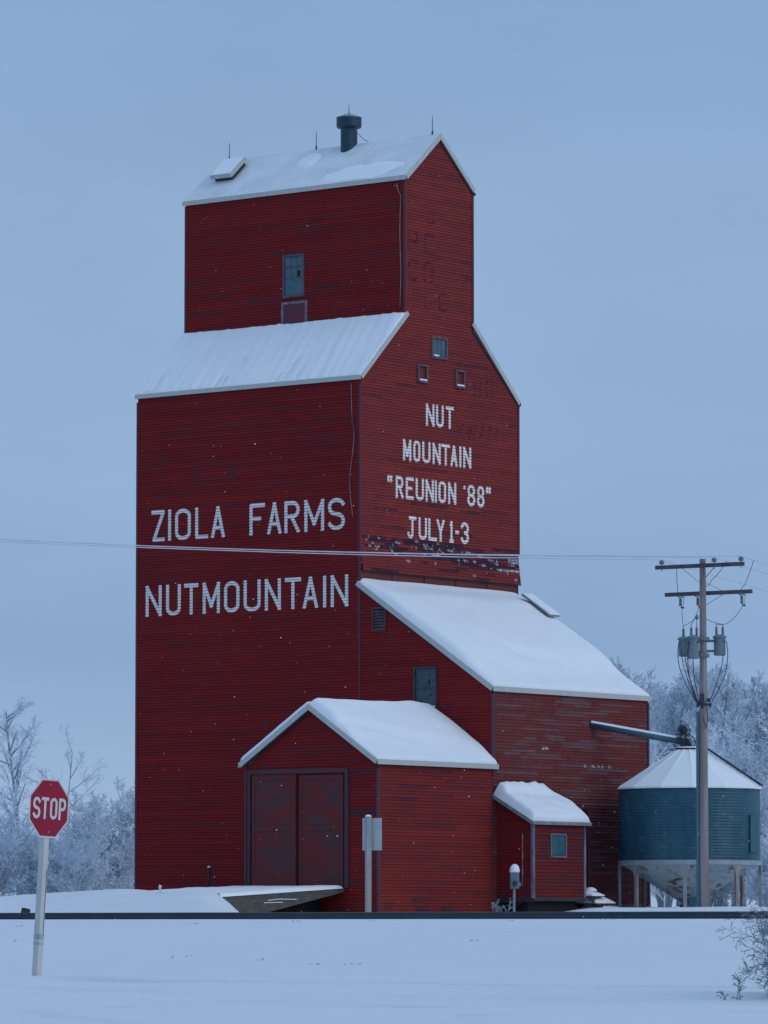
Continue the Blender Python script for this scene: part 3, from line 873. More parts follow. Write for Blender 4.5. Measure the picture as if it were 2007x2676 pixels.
# ---- windows
def window(parent, wall, u0, u1, z0, z1, nx, rows, mat=GLASS, fr=.07, frame_mat=TRIM_GREY, missing=(), sill_snow=True, blank_low=False, proud=.045, snow_part=1.0):
    """casing on the wall with panes set into it"""
    def bx(mb, a, b, c, d, o0, o1):
        p = wall.pt((a + b) / 2, (c + d) / 2, 0); mb.box(p + wall.N * (o0 + o1) / 2, (abs(b - a) / 2, abs(o1 - o0) / 2, abs(d - c) / 2), (wall.U, wall.N, V((0, 0, 1))))
    mb = MB()
    bx(mb, u0 - fr, u0, z0 - fr, z1 + fr, -.02, proud); bx(mb, u1, u1 + fr, z0 - fr, z1 + fr, -.02, proud)
    bx(mb, u0, u1, z1, z1 + fr, -.02, proud + .002); bx(mb, u0, u1, z0 - fr, z0, -.02, proud + .03)
    f = mb.build("window", frame_mat, parent)
    mb = MB(); bx(mb, u0, u1, z0, z1, -.003, .0005); mb.build("dark_opening", DARK, f)
    W = u1 - u0; hts = sum(rows); z = z0
    bars = MB(); panes = MB(); mt = .022; k = 0
    for ri, h in enumerate(rows):
        zz = z + (z1 - z0) * h / hts
        n_ = nx[ri]
        for i in range(n_):
            a = u0 + W * i / n_ + mt / 2; b = u0 + W * (i + 1) / n_ - mt / 2
            if (ri, i) not in missing: bx(panes, a, b, z + mt / 2, zz - mt / 2, .004, .008)
            else:
                m_ = a + (b - a) * .55; bx(panes, m_, b, z + mt / 2, zz - mt / 2, .004, .008); bx(panes, a, m_, z + (zz - z) * .62, zz - mt / 2, .0045, .0075)
            if i: bx(bars, u0 + W * i / n_ - mt / 2, u0 + W * i / n_ + mt / 2, z + .004, zz - .004, .002, .018)
        if ri: bx(bars, u0, u1, z - mt * .8, z + mt * .8, .002, .028)
        z = zz
    panes.build("pane", mat, f)
    if bars.v: bars.build("glazing_bar", frame_mat, f)
    if sill_snow:
        mb = MB(); bx(mb, u0 + .01, u0 + (u1 - u0) * snow_part, z0, z0 + .06, .010, proud + .02); mb.build("sill_snow", RSNOW, f, bevel=.015)
    return f


window(ELEV, WC, -5.29, -4.47, 22.83, 24.2, (1, 3, 3), (1.05, .62, .62), missing={(1, 2)}, sill_snow=False)
tag(window(ELEV, WR, 4.02, 4.74, 20.5, 21.12, (3,), (1,), snow_part=.4, fr=.08), "teal window above the two small red hatches")
SHUT = simple("shutter_red", (0.22, 0.022, 0.024), (0.15, 0.02, 0.025), 5, (1, 1, 1))
for u0 in (3.16, 5.28):
    window(ELEV, WR, u0, u0 + .42, 19.58, 20.08, (1,), (1,), mat=SHUT, fr=.07, proud=.09)
window(ELEV, WL, 2.35, 3.20, 8.2, 9.5, (1, 1), (1, 1), mat=GLASS_D, fr=.06, frame_mat=simple('dark_frame', (.035, .045, .06), (.06, .07, .085), 4), missing=set(), proud=.06)
window(ELEV, WOF, 1.0, 1.78, 3.28, 3.96, (1,), (1,), fr=.05, frame_mat=simple("office_frame", (.10, .13, .17), (.18, .20, .22), 5), sill_snow=False)
mb = MB()                                               # broken holes in the old driveway window
for (u, z, a, b) in ((2.93, 9.05, .06, .10), (2.58, 8.36, .07, .10), (3.0, 8.62, .035, .035), (2.72, 8.75, .02, .03)):
    mb.face([WL.pt(u + a * cos(t) * (.8 + .3 * sin(3 * t + u)), z + b * sin(t), .0105) for t in [2 * pi * i / 9 for i in range(9)]])
mb.build("broken_pane_hole", DARK, ELEV)
# louvre
mb = MB()
for a, b, c, d in ((.53, .59, 10.8, 11.62), (1.07, 1.13, 10.8, 11.62), (.59, 1.07, 11.55, 11.62), (.59, 1.07, 10.8, 10.86)):
    mb.box(WL.pt((a + b) / 2, (c + d) / 2, .02), ((b - a) / 2, .04, (d - c) / 2), (WL.U, WL.N, V((0, 0, 1))))
louv = mb.build("louvre_vent", TRIM_RED, ELEV)
mb = MB(); mb.box(WL.pt(.83, 11.2, -.0005), (.24, .003, .35), (WL.U, WL.N, V((0, 0, 1)))); mb.build("dark_opening", DARK, louv)
for i in range(7):
    mb = MB(); z = 10.90 + i * .095
    mb.box(WL.pt(.83, z, .028), (.235, .006, .040), (WL.U, (WL.N + V((0, 0, .8))).normalized(), (V((0, 0, 1)) - WL.N * .8).normalized()))
    mb.build("slat", TRIM_GREY, louv)
# boarded hatch under the cupola window
mb = MB()
for a, b, c, d in ((-5.42, -5.32, 21.8, 22.62), (-4.36, -4.26, 21.8, 22.62), (-5.32, -4.36, 22.53, 22.62)):
    mb.box(WC.pt((a + b) / 2, (c + d) / 2, .025), ((b - a) / 2, .025, (d - c) / 2), (WC.U, WC.N, V((0, 0, 1))))
bh = mb.build("boarded_hatch", simple("hatch_frame", (.22, .20, .23), (.12, .07, .10), 5), ELEV)
mb = MB()
for i in range(4):
    mb.box(WC.pt(-5.20 + i * .24, 22.15, .031 + .004 * (i % 2)), (.117, .006, .375), (WC.U, WC.N, V((0, 0, 1))))
mb.build("hatch_boards", simple("hatch_boards", (.15, .028, .05), (.085, .035, .06), 3, (1, 1, .6)), bh)


def door_mat():
    m = M("weathered_door", .85, .2)
    big = m.rng(m.noise(.9, (1, 1, 2.2), 5, rough=.7), .38, .62)
    fin = m.rng(m.noise(3.5, (1, 1, 1.6), 6, rough=.75), .35, .65)
    c = m.mix(big, (0.175, 0.024, 0.022), (0.088, 0.040, 0.046))
    c = m.mix(m.math('MULTIPLY', fin, .3), c, (0.058, 0.034, 0.042))
    m.color(c); m.bump(m.noise(12, (1, 3, 1), 4), .3, .01); return m.m


DOORM = door_mat()
# big sliding doors
ZA = V((0, 0, 1))
for a, b, o_, c, d in ((.46, 2.275, .095, 2.22, 5.86), (2.355, 4.17, .012, 2.22, 5.83)):
    mb = MB(); mb.box(WAG.pt((a + b) / 2, (c + d) / 2, o_), ((b - a) / 2, .022, (d - c) / 2), (WAG.U, WAG.N, ZA))
    dr = mb.build("sliding_door", DOORM, ELEV)
    for x0, x1, y0, y1 in ((a, b, 5.68, 5.82), (a + .13, b - .13, 4.05, 4.2), (a, b, 2.25, 2.4), (a, a + .13, 2.4, 5.68), (b - .13, b, 2.4, 5.68)):
        mb = MB(); mb.box(WAG.pt((x0 + x1) / 2, (y0 + y1) / 2, o_ + .03), ((x1 - x0) / 2, .009, (y1 - y0) / 2), (WAG.U, WAG.N, ZA)); mb.build("door_batten", DOORM, dr)
mb = MB()
for a, b, c, d in ((.24, .36, 2.2, 6.0), (4.26, 4.38, 2.2, 6.0), (.36, 4.26, 5.88, 6.02)):
    mb.box(WAG.pt((a + b) / 2, (c + d) / 2, .035), ((b - a) / 2, .06, (d - c) / 2), (WAG.U, WAG.N, ZA))
mb.build("door_frame", simple("door_frame", (.095, .028, .034), (.070, .042, .055), 3, (1, 1, .5)), ELEV)
mb = MB(); mb.box(WAG.pt(2.31, 4.05, -.02), (2.0, .012, 1.86), (WAG.U, WAG.N, ZA)); mb.build("dark_opening", DARK, ELEV)
# door of the low wall, half behind the bin
mb = MB(); mb.box(WLT.pt(4.77, 3.35, .004), (.47, .02, 1.55), (WLT.U, WLT.N, ZA)); mb.build("plank_door", simple("plank_door", (.09, .025, .04), (.05, .02, .04), 3, (4, 1, .5)), ELEV)
mb = MB()
for a, b, c, d in ((4.18, 4.30, 1.8, 5.0), (5.25, 5.37, 1.8, 5.0), (4.30, 5.25, 4.9, 5.02)):
    mb.box(WLT.pt((a + b) / 2, (c + d) / 2, .035), ((b - a) / 2, .03, (d - c) / 2), (WLT.U, WLT.N, ZA))
mb.build("door_frame", TRIM_RED, ELEV)
# foundations
mb = MB(); mb.box((4.43, -2.8, 1.2), (4.40, 2.70, .55)); mb.build("foundation", CONCRETE, ELEV)
mb = MB(); mb.box((1.62, -6.2, 1.4), (1.35, .55, .5)); mb.bar((.35, -6.85, 1.93), (-.3, -5.6, 1.2), .16, .04); mb.build("office_underframe", DARK, ELEV)
mb = MB(); mb.box((.22, -6.25, 1.86), (.03, .72, .09)); mb.box((1.62, -7.0, 1.87), (1.42, .03, .06)); mb.build("office_sill", SOFFIT, ELEV)
# thin conduit on the office end wall
mb = MB(); mb.tube([(.155, -6.62, 4.0), (.15, -6.62, 3.2), (.15, -6.62, 2.5), (.15, -6.6, 2.3)], .02, 6); mb.build("conduit", simple("conduit_red", (.25, .06, .08), (.4, .3, .34), 4), ELEV)
# lightning cable down the near corner
mb = MB(); pts = [V((2.36, .28, 26.30)), V((2.40, .26, 26.1))]
z = 25.9
while z > 21.9: pts.append(V((2.425, .17 + .02 * sin(z * 2.1), z))); z -= .35
mb.tube(pts, .018, 5)
pts = [V((-.10, .30, 19.2))]; z = 18.9
while z > 14.6: pts.append(V((-.05, .32 + .09 * sin((z - 15) * 1.9) * (1 if z < 17.8 else .3), z))); z -= .2
mb.tube(pts, [.016] * len(pts), 5); mb.build("lightning_cable", CABLE, ELEV)
mb = MB(); pts = []; z = 14.5
while z > 10.4: pts.append(V((-.045, .06 + .03 * sin(z * 1.3), z))); z -= .3
mb.tube(pts, .012, 5); mb.build("lightning_cable", simple("dull_cable", (.12, .05, .09)), ELEV)

# ---- lettering
w_l = .135; w_r = .115
ln = lambda L: [(c, -a, -b) for c, a, b in L]
paint_text("lettering", ELEV, WHITE_PAINT, WL, ln([('Z', 9.22, 8.61), ('I', 8.46, 8.32), ('O', 8.14, 7.43), ('L', 7.23, 6.64), ('A', 6.51, 5.90), ('F', 4.80, 4.12), ('A', 4.01, 3.39), ('R', 3.26, 2.59), ('M', 2.39, 1.53), ('S', 1.37, .63)]), 14.29, 15.38, w_l)
paint_text("lettering", ELEV, WHITE_PAINT, WL, ln([('N', 9.47, 8.74), ('U', 8.54, 7.87), ('T', 7.72, 7.08), ('M', 6.88, 6.11), ('O', 5.92, 5.24), ('U', 5.05, 4.30), ('N', 4.11, 3.41), ('T', 3.24, 2.53), ('A', 2.45, 1.79), ('I', 1.58, 1.43), ('N', 1.24, .49)]), 11.69, 12.77, w_l)
paint_text("lettering", ELEV, WHITE_PAINT, WR, [('N', 3.6, 4.08), ('U', 4.17, 4.60), ('T', 4.72, 5.17)], 18.06, 18.83, w_r)
paint_text("lettering", ELEV, WHITE_PAINT, WR, [('M', 2.32, 2.78), ('O', 2.89, 3.28), ('U', 3.39, 3.85), ('N', 3.97, 4.43), ('T', 4.47, 4.96), ('A', 4.99, 5.38), ('I', 5.49, 5.6), ('N', 5.71, 6.17)], 16.77, 17.51, w_r)
paint_text("lettering", ELEV, WHITE_PAINT, WR, [('"', 1.42, 1.76), ('R', 1.91, 2.34), ('E', 2.47, 2.91), ('U', 3.02, 3.48), ('N', 3.58, 4.04), ('I', 4.10, 4.21), ('O', 4.30, 4.73), ('N', 4.85, 5.31), ("'", 5.68, 5.88), ('8', 5.94, 6.40), ('8', 6.50, 6.93), ('"', 6.99, 7.33)], 15.46, 16.22, w_r)
paint_text("lettering", ELEV, WHITE_PAINT, WR, [('J', 2.52, 3.06), ('U', 3.18, 3.65), ('L', 3.73, 4.21), ('Y', 4.20, 4.64), ('1', 4.90, 5.16), ('-', 5.25, 5.46), ('3', 5.56, 6.03)], 14.13, 14.89, w_r)
# nearly vanished older lettering
for L, a, b in (([('U', 3.6, 4.15)], 25.0, 25.75), ([('P', 2.65, 3.2), ('C', 3.5, 4.1)], 23.95, 24.75), ([('C', 2.6, 3.15), ('O', 3.45, 4.05)], 22.95, 23.75), ([('P', 2.85, 3.3), ('L', 3.5, 4.0), ('C', 4.3, 4.9)], 22.05, 22.75),
                ([('K', 5.35, 5.8), ('W', 5.9, 6.5), ('A', 6.6, 7.1), ('N', 7.2, 7.7)], 17.75, 18.35), ([('H', 6.3, 6.8), ('C', 7.0, 7.5)], 19.3, 20.0)):
    paint_text("faded_lettering", ELEV, GHOST, WR, L, a, b, .12, eps=.0)

# ------------------------------------------------------------------ ramp, steps, meter, posts
RAMP = thing("loading_ramp", "low snow-covered ramp leading up to the big sliding doors", "ramp", (-9, -2.2, 1.5))
mb = MB()
mb.prism([(-6.16, -4.22, 2.20), (-6.16, -4.22, 2.08), (-10.7, -4.22, 1.30), (-12.1, -4.22, 1.30), (-12.1, -4.22, 1.90)], (0, .09, 0))
mb.build("side_panel", simple("ramp_board", (0.115, 0.108, 0.090), (0.065, 0.066, 0.062), 2.5, (1, 1, 5), .9, bump=.3), RAMP)
mb = MB(); mb.prism([(-6.16, -4.13, 2.19), (-12.1, -4.13, 1.89), (-12.1, -4.13, 1.80), (-6.16, -4.13, 2.10)], (0, 4.05, 0)); mb.build("deck", BOARD, RAMP)
mb = MB(); mb.box((-9.0, -3.2, 1.4), (2.8, .06, .5)); mb.build("underside_shade_wall", DARK, RAMP)  # recessed wall coloured near-black to paint the shade beneath the deck
mb = MB(); mb.tube([(-10.0, -4.24, 1.80), (-9.4, -4.245, 1.84), (-8.6, -4.25, 1.83)], .012, 5); mb.tube([(-10.2, -4.24, 1.72), (-9.3, -4.25, 1.74)], .012, 5); mb.build("frost_streak", RSNOW, RAMP)
snow_cover(RAMP, (-12.3, -4.26, 1.90), (-6.2, -4.26, 2.205), (-6.2, -.05, 2.205), (-12.3, -.05, 1.90), .10, 21, 60, 40, lambda s_, t: 1.0 + .5 * smooth((t - .1) / .6) * smooth((.9 - s_) / .5), edge=(0, .5, .10, 0), rough=.3)

STEPS = thing("wooden_steps", "short wooden steps heaped with snow beside the office door", "steps", (3.9, -6.7, 1.3))
for i, (x0, x1, z) in enumerate(((3.08, 3.82, 2.0), (3.30, 4.45, 1.76), (3.75, 4.9, 1.53))):
    mb = MB(); mb.box(((x0 + x1) / 2, -6.75, z - .02), ((x1 - x0) / 2, .55, .02)); mb.build("tread", BOARD, STEPS)
    snow_cover(STEPS, (x0, -7.32, z), (x1, -7.32, z), (x1, -6.2, z), (x0, -6.2, z), .16, 30 + i, 24, 16, None, edge=(.12, .4, .3, .3), rough=.5, scale=2.5)
mb = MB()
for y in (-7.2, -6.3): mb.bar((3.1, y, 1.95), (4.6, y, 1.35), .05, .2)
mb.build("stringer", SOFFIT, STEPS)
mb = MB(); mb.lathe((3.55, -6.9, 2.14), [(.22, 0), (.20, .07), (.10, .13), (.02, .14)], 12); mb.build("snow_lump", RSNOW, STEPS, smooth=True)

METER = thing("meter_pedestal", "small grey utility meter box capped with snow on a pole by the annex", "utility meter", (-2.45, -8.2, 1.25))
mb = MB(); mb.tube([(-2.47, -8.2, 1.1), (-2.45, -8.2, 2.3)], .042, 10); mb.build("pole", GALV, METER)
mb = MB(); mb.box((-2.45, -8.22, 2.45), (.14, .10, .26), (RR, DD, ZA)); mbx = mb.build("meter_box", simple("meter_grey", (.13, .23, .30), (.10, .18, .24), 6, rough=.5), METER, bevel=.015)
mb = MB(); c = V((-2.45, -8.22, 2.36)) - DD * .11; mb.lathe(c, [(.085, -.0), (.085, .05), (.06, .075)], 16, axis=-DD); mb.build("meter_dial", IRON, METER)
mb = MB(); mb.box(c - RR * .085 - DD * .01, (.02, .02, .09), (RR, DD, ZA)); mb.build("meter_tag", simple("tag_tan", (.35, .2, .1)), METER)
mb = MB(); mb.lathe((-2.45, -8.22, 2.705), [(.155, 0), (.16, .06), (.14, .16), (.09, .235), (.03, .265)], 14); mb.build("snow_cap", RSNOW, METER, smooth=True)
mb = MB(); mb.lathe(V((-2.45, -8.22, 2.32)) + RR * .15, [(.03, -.06), (.045, 0), (.03, .06)], 8); mb.build("pipe_fitting", GALV, METER)

mb = MB(); mb.tube([(-1.0, 5.73, 1.9), (-1.0, 5.74, 2.98)], [.06, .055], 10); fp = mb.build("marker_post", simple("dark_post", (.05, .035, .045), (.03, .02, .03), 4), None, base=(-1.0, 5.73, 1.9))
tag(fp, "short dark post sticking out of the snow in front of the elevator's long side", "post")
mb = MB(); mb.lathe((-1.0, 5.74, 2.98), [(.058, 0), (.05, .035), (.015, .05)], 10); mb.build("snow_cap", RSNOW, fp, smooth=True)

gp = at(-8.85, 117.9, 0); gz = ground_z(gp.x, gp.y)
mb = MB(); tx = (RR + V((0, 0, -.22))).normalized(); tz = tx.cross(DD) * -1; tz = tz if tz.z > 0 else -tz
mb.prism([gp + V((0, 0, gz + .02)) + tx * a + tz * b for a, b in ((-.10, -.05), (.10, -.05), (.105, .22), (.08, .26), (-.09, .26), (-.105, .23))], DD * .28)
blk = mb.build("timber_stub", simple("creosote", (.045, .045, .045), (.07, .065, .06), 6, (1, 1, 1), .9), None, base=gp + V((0, 0, gz)), bevel=.008)
tag(blk, "tilted dark timber stub poking out of the snow just behind the rail", "timber stub")
mb = MB(); mb.box(gp + V((0, 0, gz + .02)) + tz * .268 + DD * .14, (.085, .13, .010), (tx, DD, tz)); mb.build("snow_cap", RSNOW, blk, bevel=.008)

# ------------------------------------------------------------------ road signs
def signpost_mat(name, c, d):
    m = M(name, .85, .2)
    f = m.rng(m.noise(5, (1, 1, .35), 6, rough=.7), .56, .68)
    m.color(m.mix(f, m.mix(m.rng(m.noise(1.4, (1, 1, .6)), .3, .7), c, tuple(x * .78 for x in c)), d)); m.bump(m.noise(18, (1, 1, .15), 4), .4, .008)
    return m.m


SP = signpost_mat("white_post_paint", (.60, .60, .57), (.16, .15, .14))
ct = at(-4.265, 61.0, 2.492); a52 = radians(52)
st = RR * cos(a52) + DD * sin(a52); sn = RR * sin(a52) - DD * cos(a52)
lean = (ZA + RR * .05).normalized(); stt = (st - lean * st.dot(lean)).normalized(); snn = stt.cross(lean).normalized()
snn = snn if snn.dot(sn) > 0 else -snn
STOP = thing("stop_sign", "red octagonal STOP sign on a leaning white wooden post", "stop sign", at(-4.34, 61, .4))
def octo(r, off):
    return [ct + stt * (r / cos(pi / 8) * cos(pi / 8 + i * pi / 4)) + lean * (r / cos(pi / 8) * sin(pi / 8 + i * pi / 4)) + snn * off for i in range(8)]
mb = MB(); mb.prism(octo(.375, -.002) if snn.dot(stt.cross(lean)) > 0 else octo(.375, -.002)[::-1], snn * .003)
pl = mb.build("sign_panel", simple("sign_white", (.62, .60, .60), (.55, .53, .54), 8, rough=.45), STOP)
mb = MB(); mb.face(octo(.352, .0035)); mb.build("red_face", simple("sign_red", (.32, .004, .029), (.285, .004, .026), 3, rough=.4), pl)
mb = MB(); i = 0
for q in stroke_polys([('S', -.312, -.168), ('T', -.150, -.012), ('O', .012, .150), ('P', .178, .314)], -.138, .138, .040):
    i += 1; mb.face([ct + stt * u + lean * z + snn * (.0060 + (i % 12) * .0002) for u, z in q])
mb.build("lettering", simple("sign_letter", (.66, .63, .63), (.58, .55, .56), 8, rough=.45), pl)
mb = MB()
for z in (.30, -.30): mb.lathe(ct + lean * z + snn * .004, [(.014, 0), (.014, .006), (.008, .012)], 8, axis=snn)
mb.build("bolt", GALV, pl)
pc_ = ct - snn * .052
mb = MB(); tp = pc_ + lean * .31; bt = pc_ - lean * 2.35
mb.box((tp + bt) / 2, (.045, .045, (tp - bt).length / 2), (stt, snn, lean)); post = mb.build("post", SP, STOP, bevel=.004)
for a, b, m_ in ((-1.60, -1.665, "faded_green"), (-1.70, -1.735, "faded_green_low")):
    mb = MB(); mb.box(pc_ + lean * (a + b) / 2, (.0464, .0464, abs(a - b) / 2), (stt, snn, lean)); mb.build("painted_band", simple(m_, (.20, .36, .34), (.42, .50, .48), 9), STOP)
mb = MB(); mb.box(pc_ + lean * -1.2 + snn * .0462 + stt * .028, (.0045, .0006, .42), (stt, snn, lean)); mb.box(pc_ + lean * -1.9 + stt * .0462, (.0006, .006, .17), (stt, snn, lean)); mb.build("crack", DARK, STOP)

sb = at(-.40, 122, 1.2)
SGB = thing("road_sign", "back of a small pale rectangular sign on a thick grey wooden post", "road sign", sb)
a35 = radians(25); bt_ = RR * cos(a35) - DD * sin(a35); bn = bt_.cross(ZA); bn = bn if bn.dot(DD) > 0 else -bn
mb = MB(); mb.box(sb + V((0, 0, 1.25)), (.066, .066, 1.33), ((RR + DD * .35).normalized(), (DD - RR * .35).normalized(), ZA)); mb.build("post", signpost_mat("grey_post", (.34, .35, .36), (.17, .17, .18)), SGB, bevel=.008)
mb = MB(); mb.box(sb + V((0, 0, 2.13)) + bn * .10 + RR * .055, (.27, .006, .41), (bt_, bn, ZA)); mb.build("sign_panel", simple("sign_back", (.50, .53, .54), (.42, .45, .47), 5, rough=.5), SGB, bevel=.003)
mb = MB(); mb.lathe(sb + V((0, 0, 2.575)), [(.085, 0), (.08, .025), (.03, .05)], 10); mb.build("snow_cap", RSNOW, SGB, smooth=True)

# ------------------------------------------------------------------ hopper bin and auger
BC = V((6.87, -8.6, 0)); BR = 2.36
BIN = thing("hopper_bin", "blue-green steel hopper-bottom grain bin with a snowy cone roof", "grain bin", (6.87, -8.6, 1.5))


def bin_mat():
    m = M("bin_steel", .48, .4, .0)
    f = m.rng(m.noise(.7, (1, 1, .6), 5, rough=.7), .38, .62)
    c = m.mix(f, (.008, .062, .100), (.024, .102, .142))
    fr = m.rng(m.noise(2.2, (1, 1, 1.4), 6, rough=.78), .56, .70)
    m.color(m.mix(m.math('MULTIPLY', fr, .45), c, (.16, .26, .31))); return m.m


mb = MB(); pr = []; z = 3.14
while z < 5.56: pr.append((BR + .008 * sin((z - 3.14) * 2 * pi / .10), z)); z += .0250
mb.lathe(BC, pr, 56); mb.build("bin_wall", bin_mat(), BIN)
for a in (20, 100, 60):
    mb = MB(); t = radians(a); p = BC + V((cos(t), sin(t), 0)) * (BR + .018); mb.box(p + V((0, 0, 4.35)), (.02, .05, 1.2), (V((cos(t), sin(t), 0)), V((-sin(t), cos(t), 0)), ZA)); mb.build("wall_stiffener", bpy.data.materials["bin_steel"], BIN)
mb = MB(); mb.lathe(BC, [(BR + .09, 5.53), (BR + .07, 5.58), (.42, 6.84), (.40, 6.86)], 14, rot=.2); rf = mb.build("bin_roof", GALV, BIN)
mb = MB(); mb.lathe(BC, [(BR + .095, 5.545), (BR + .10, 5.60), (BR - .2, 5.80), (.44, 6.865), (.40, 6.875)], 14, rot=.2)
mb.build("snow_cover", RSNOW, rf)
mb = MB()
for i in range(14):
    t = .2 + 2 * pi * i / 14; X_ = BC + V((cos(t), sin(t), 0)) * (BR + .05); X2 = BC + V((cos(t), sin(t), 0)) * .45
    mb.bar(X_ + V((0, 0, 5.615)), X2 + V((0, 0, 6.862)), .05, .04)
mb.build("roof_rib", RSNOW, rf)
mb = MB(); mb.lathe(BC, [(.43, 6.80), (.43, 6.93)], 20); mb.build("roof_collar", simple("rust_red", (.08, .03, .035), (.05, .03, .04), 6), BIN)
mb = MB(); mb.lathe(BC, [(.44, 6.93), (.42, 6.96), (.1, 6.99)], 20); mb.build("collar_snow", RSNOW, BIN, smooth=True)
# roof ladder and its hand rail
lt_dir = (RR * .97 - DD * .25).normalized(); lt_side = V((-lt_dir.y, lt_dir.x, 0))
mb = MB()
for sgn in (-.18, .18):
    mb.bar(BC + lt_dir * (BR + .10) + lt_side * sgn + V((0, 0, 5.66)), BC + lt_dir * .5 + lt_side * sgn + V((0, 0, 6.99)), .03, .04)
for i in range(9):
    t = i / 8.0; p = BC + lt_dir * (BR + .08 - (BR - .5) * t) + V((0, 0, 5.70 + 1.26 * t)); mb.bar(p - lt_side * .18, p + lt_side * .18, .03, .03)
mb.build("roof_ladder", IRON, BIN)
mb = MB(); md = (RR * .86 - DD * .5).normalized(); msd = V((-md.y, md.x, 0))
mb.box(BC + md * (BR + .03) + V((0, 0, 4.05)), (.025, .30, .62), (md, msd, ZA)); mb.build("access_door", simple("bin_door", (.03, .095, .13), (.05, .12, .15), 5, rough=.5), BIN, bevel=.01)
mb = MB(); mb.lathe(BC, [(BR + .02, 3.0), (BR + .055, 3.02), (BR + .055, 3.15), (BR + .02, 3.17)], 56); mb.build("ring_beam", simple("ring_grey", (.34, .38, .40), (.26, .30, .33), 4, rough=.6), BIN)
hop = M("hopper_rust", .6, .35)
rust = hop.rng(hop.noise(1.5, (1, 1, 3.5), 6, rough=.75), .53, .59)
hop.color(hop.mix(rust, hop.mix(hop.rng(hop.noise(1.1), .35, .65), (.42, .48, .51), (.32, .39, .43)), (.15, .070, .028)))
mb = MB(); mb.lathe(BC, [(BR - .06, 3.05), (.30, 1.78), (.26, 1.70)], 40); mb.build("hopper", hop.m, BIN)
mb = MB(); mb.box(BC + V((0, 0, 1.62)), (.26, .26, .10)); mb.box(BC - DD * .35 + RR * .2 + V((0, 0, 1.85)), (.28, .25, .26), (RR, DD, ZA)); mb.build("hopper_gate", simple("gate_blue", (.08, .20, .27), (.06, .15, .21), 4, rough=.5), BIN, bevel=.03)
for i in range(8):
    t = radians(22.5 + 45 * i + 8); dv = V((cos(t), sin(t), 0)); sv = V((-sin(t), cos(t), 0)); p = BC + dv * (BR - .02)
    mb = MB(); mb.box(p + V((0, 0, 2.2)), (.045, .06, .86), (dv, sv, ZA))
    mb.prism([p + sv * a + dv * .05 + V((0, 0, b)) for a, b in ((-.22, 3.04), (-.06, 2.66), (.06, 2.66), (.22, 3.04))], -dv * .012)
    mb.build("leg", simple("leg_galv_%d" % i, (.30, .31, .32), (.22, .15, .11) if i % 2 else (.24, .25, .27), 3, (1, 1, .6), .6), BIN)
SKM = simple("skid_red", (.07, .025, .03), (.05, .025, .03), 3)
for t in (0, 1, 2, 3):
    mb = MB(); a = radians(45 * t + 20); mb.bar(BC + V((cos(a), sin(a), 0)) * 2.3 + V((0, 0, 1.47)), BC - V((cos(a), sin(a), 0)) * 2.3 + V((0, 0, 1.47 + .01 * t)), .10, .12); mb.build("skid_beam", SKM, BIN)
mb = MB()
for (a, b, r_) in ((-.55, -1.8, .20), (.25, -2.0, .28), (-1.5, -1.6, .16)):
    mb.lathe(BC + RR * a + DD * b + V((0, 0, 1.52)), [(r_, 0), (r_ * .9, r_ * .35), (r_ * .4, r_ * .6), (.01, r_ * .65)], 10)
mb.build("snow_lump", RSNOW, BIN, smooth=True)

AUG = thing("grain_auger", "dark steel auger tube with motor running from the elevator wall to the bin top", "grain auger", (6.2, -7.0, 7.1))
A0 = V((5.50, -5.50, 7.75)); A1 = V((6.84, -8.45, 7.14)); ad = (A1 - A0).normalized()
mb = MB(); mb.tube([A0, A1], .115, 16); mb.build("tube", simple("auger_steel", (.045, .10, .135), (.07, .13, .16), 4, rough=.5), AUG, smooth=True)
mb = MB(); up_a = (ZA - ad * ad.z).normalized(); sa = ad.cross(up_a)
pts = [A0 + ad * .05, A1 - ad * .2]
mb.prism([A0 + ad * .05 + sa * (.10 * cos(t)) + up_a * (.075 + .075 * sin(t)) for t in [pi * i / 7 for i in range(8)]], ad * ((A1 - A0).length - .25)); mb.build("snow_cover", RSNOW, AUG, smooth=False)
mb = MB(); mb.prism([A1 + ad * .12 + up_a * .12 + sa * a + V((0, 0, 0)) for a in (-.14, .14)] + [BC + V((0, 0, 6.95)) + sa * a + ad * .12 for a in (.12, -.12)], -ad * .42); mb.build("discharge_hood", IRON, AUG)
mb = MB(); mc = A1 + V((0, 0, .40)) - ad * .05; mb.lathe(mc - sa * .2, [(.06, 0), (.14, .02), (.15, .30), (.06, .36)], 12, axis=sa); mb.box(mc - V((0, 0, .15)), (.2, .16, .02)); mb.bar(mc + V((-.12, 0, -.15)), A1 + V((-.18, .1, 0)), .03, .03); mb.bar(mc + V((.12, 0, -.15)), A1 + V((.1, 0, 0)), .03, .03)
mb.build("motor", IRON, AUG)
mb = MB()
for c_, r_ in ((A1 + ad * .14 + V((0, 0, .02)), .21), (mc - ad * .0 + sa * .0 - V((0, 0, .02)), .20)):
    cc = c_ - DD * .2
    mb.tube([cc + (RR * cos(t) + ZA * sin(t)) * r_ for t in [2 * pi * i / 18 for i in range(19)]], .016, 6)
    for i in range(3):
        t = pi * i / 3; mb.bar(cc - (RR * cos(t) + ZA * sin(t)) * r_, cc + (RR * cos(t) + ZA * sin(t)) * r_, .018, .018)
mb.build("belt_wheel", IRON, AUG)
mb = MB(); mb.lathe(mc + V((0, 0, .16)), [(.11, 0), (.09, .03), (.02, .05)], 10); mb.build("motor_snow", RSNOW, AUG, smooth=True)

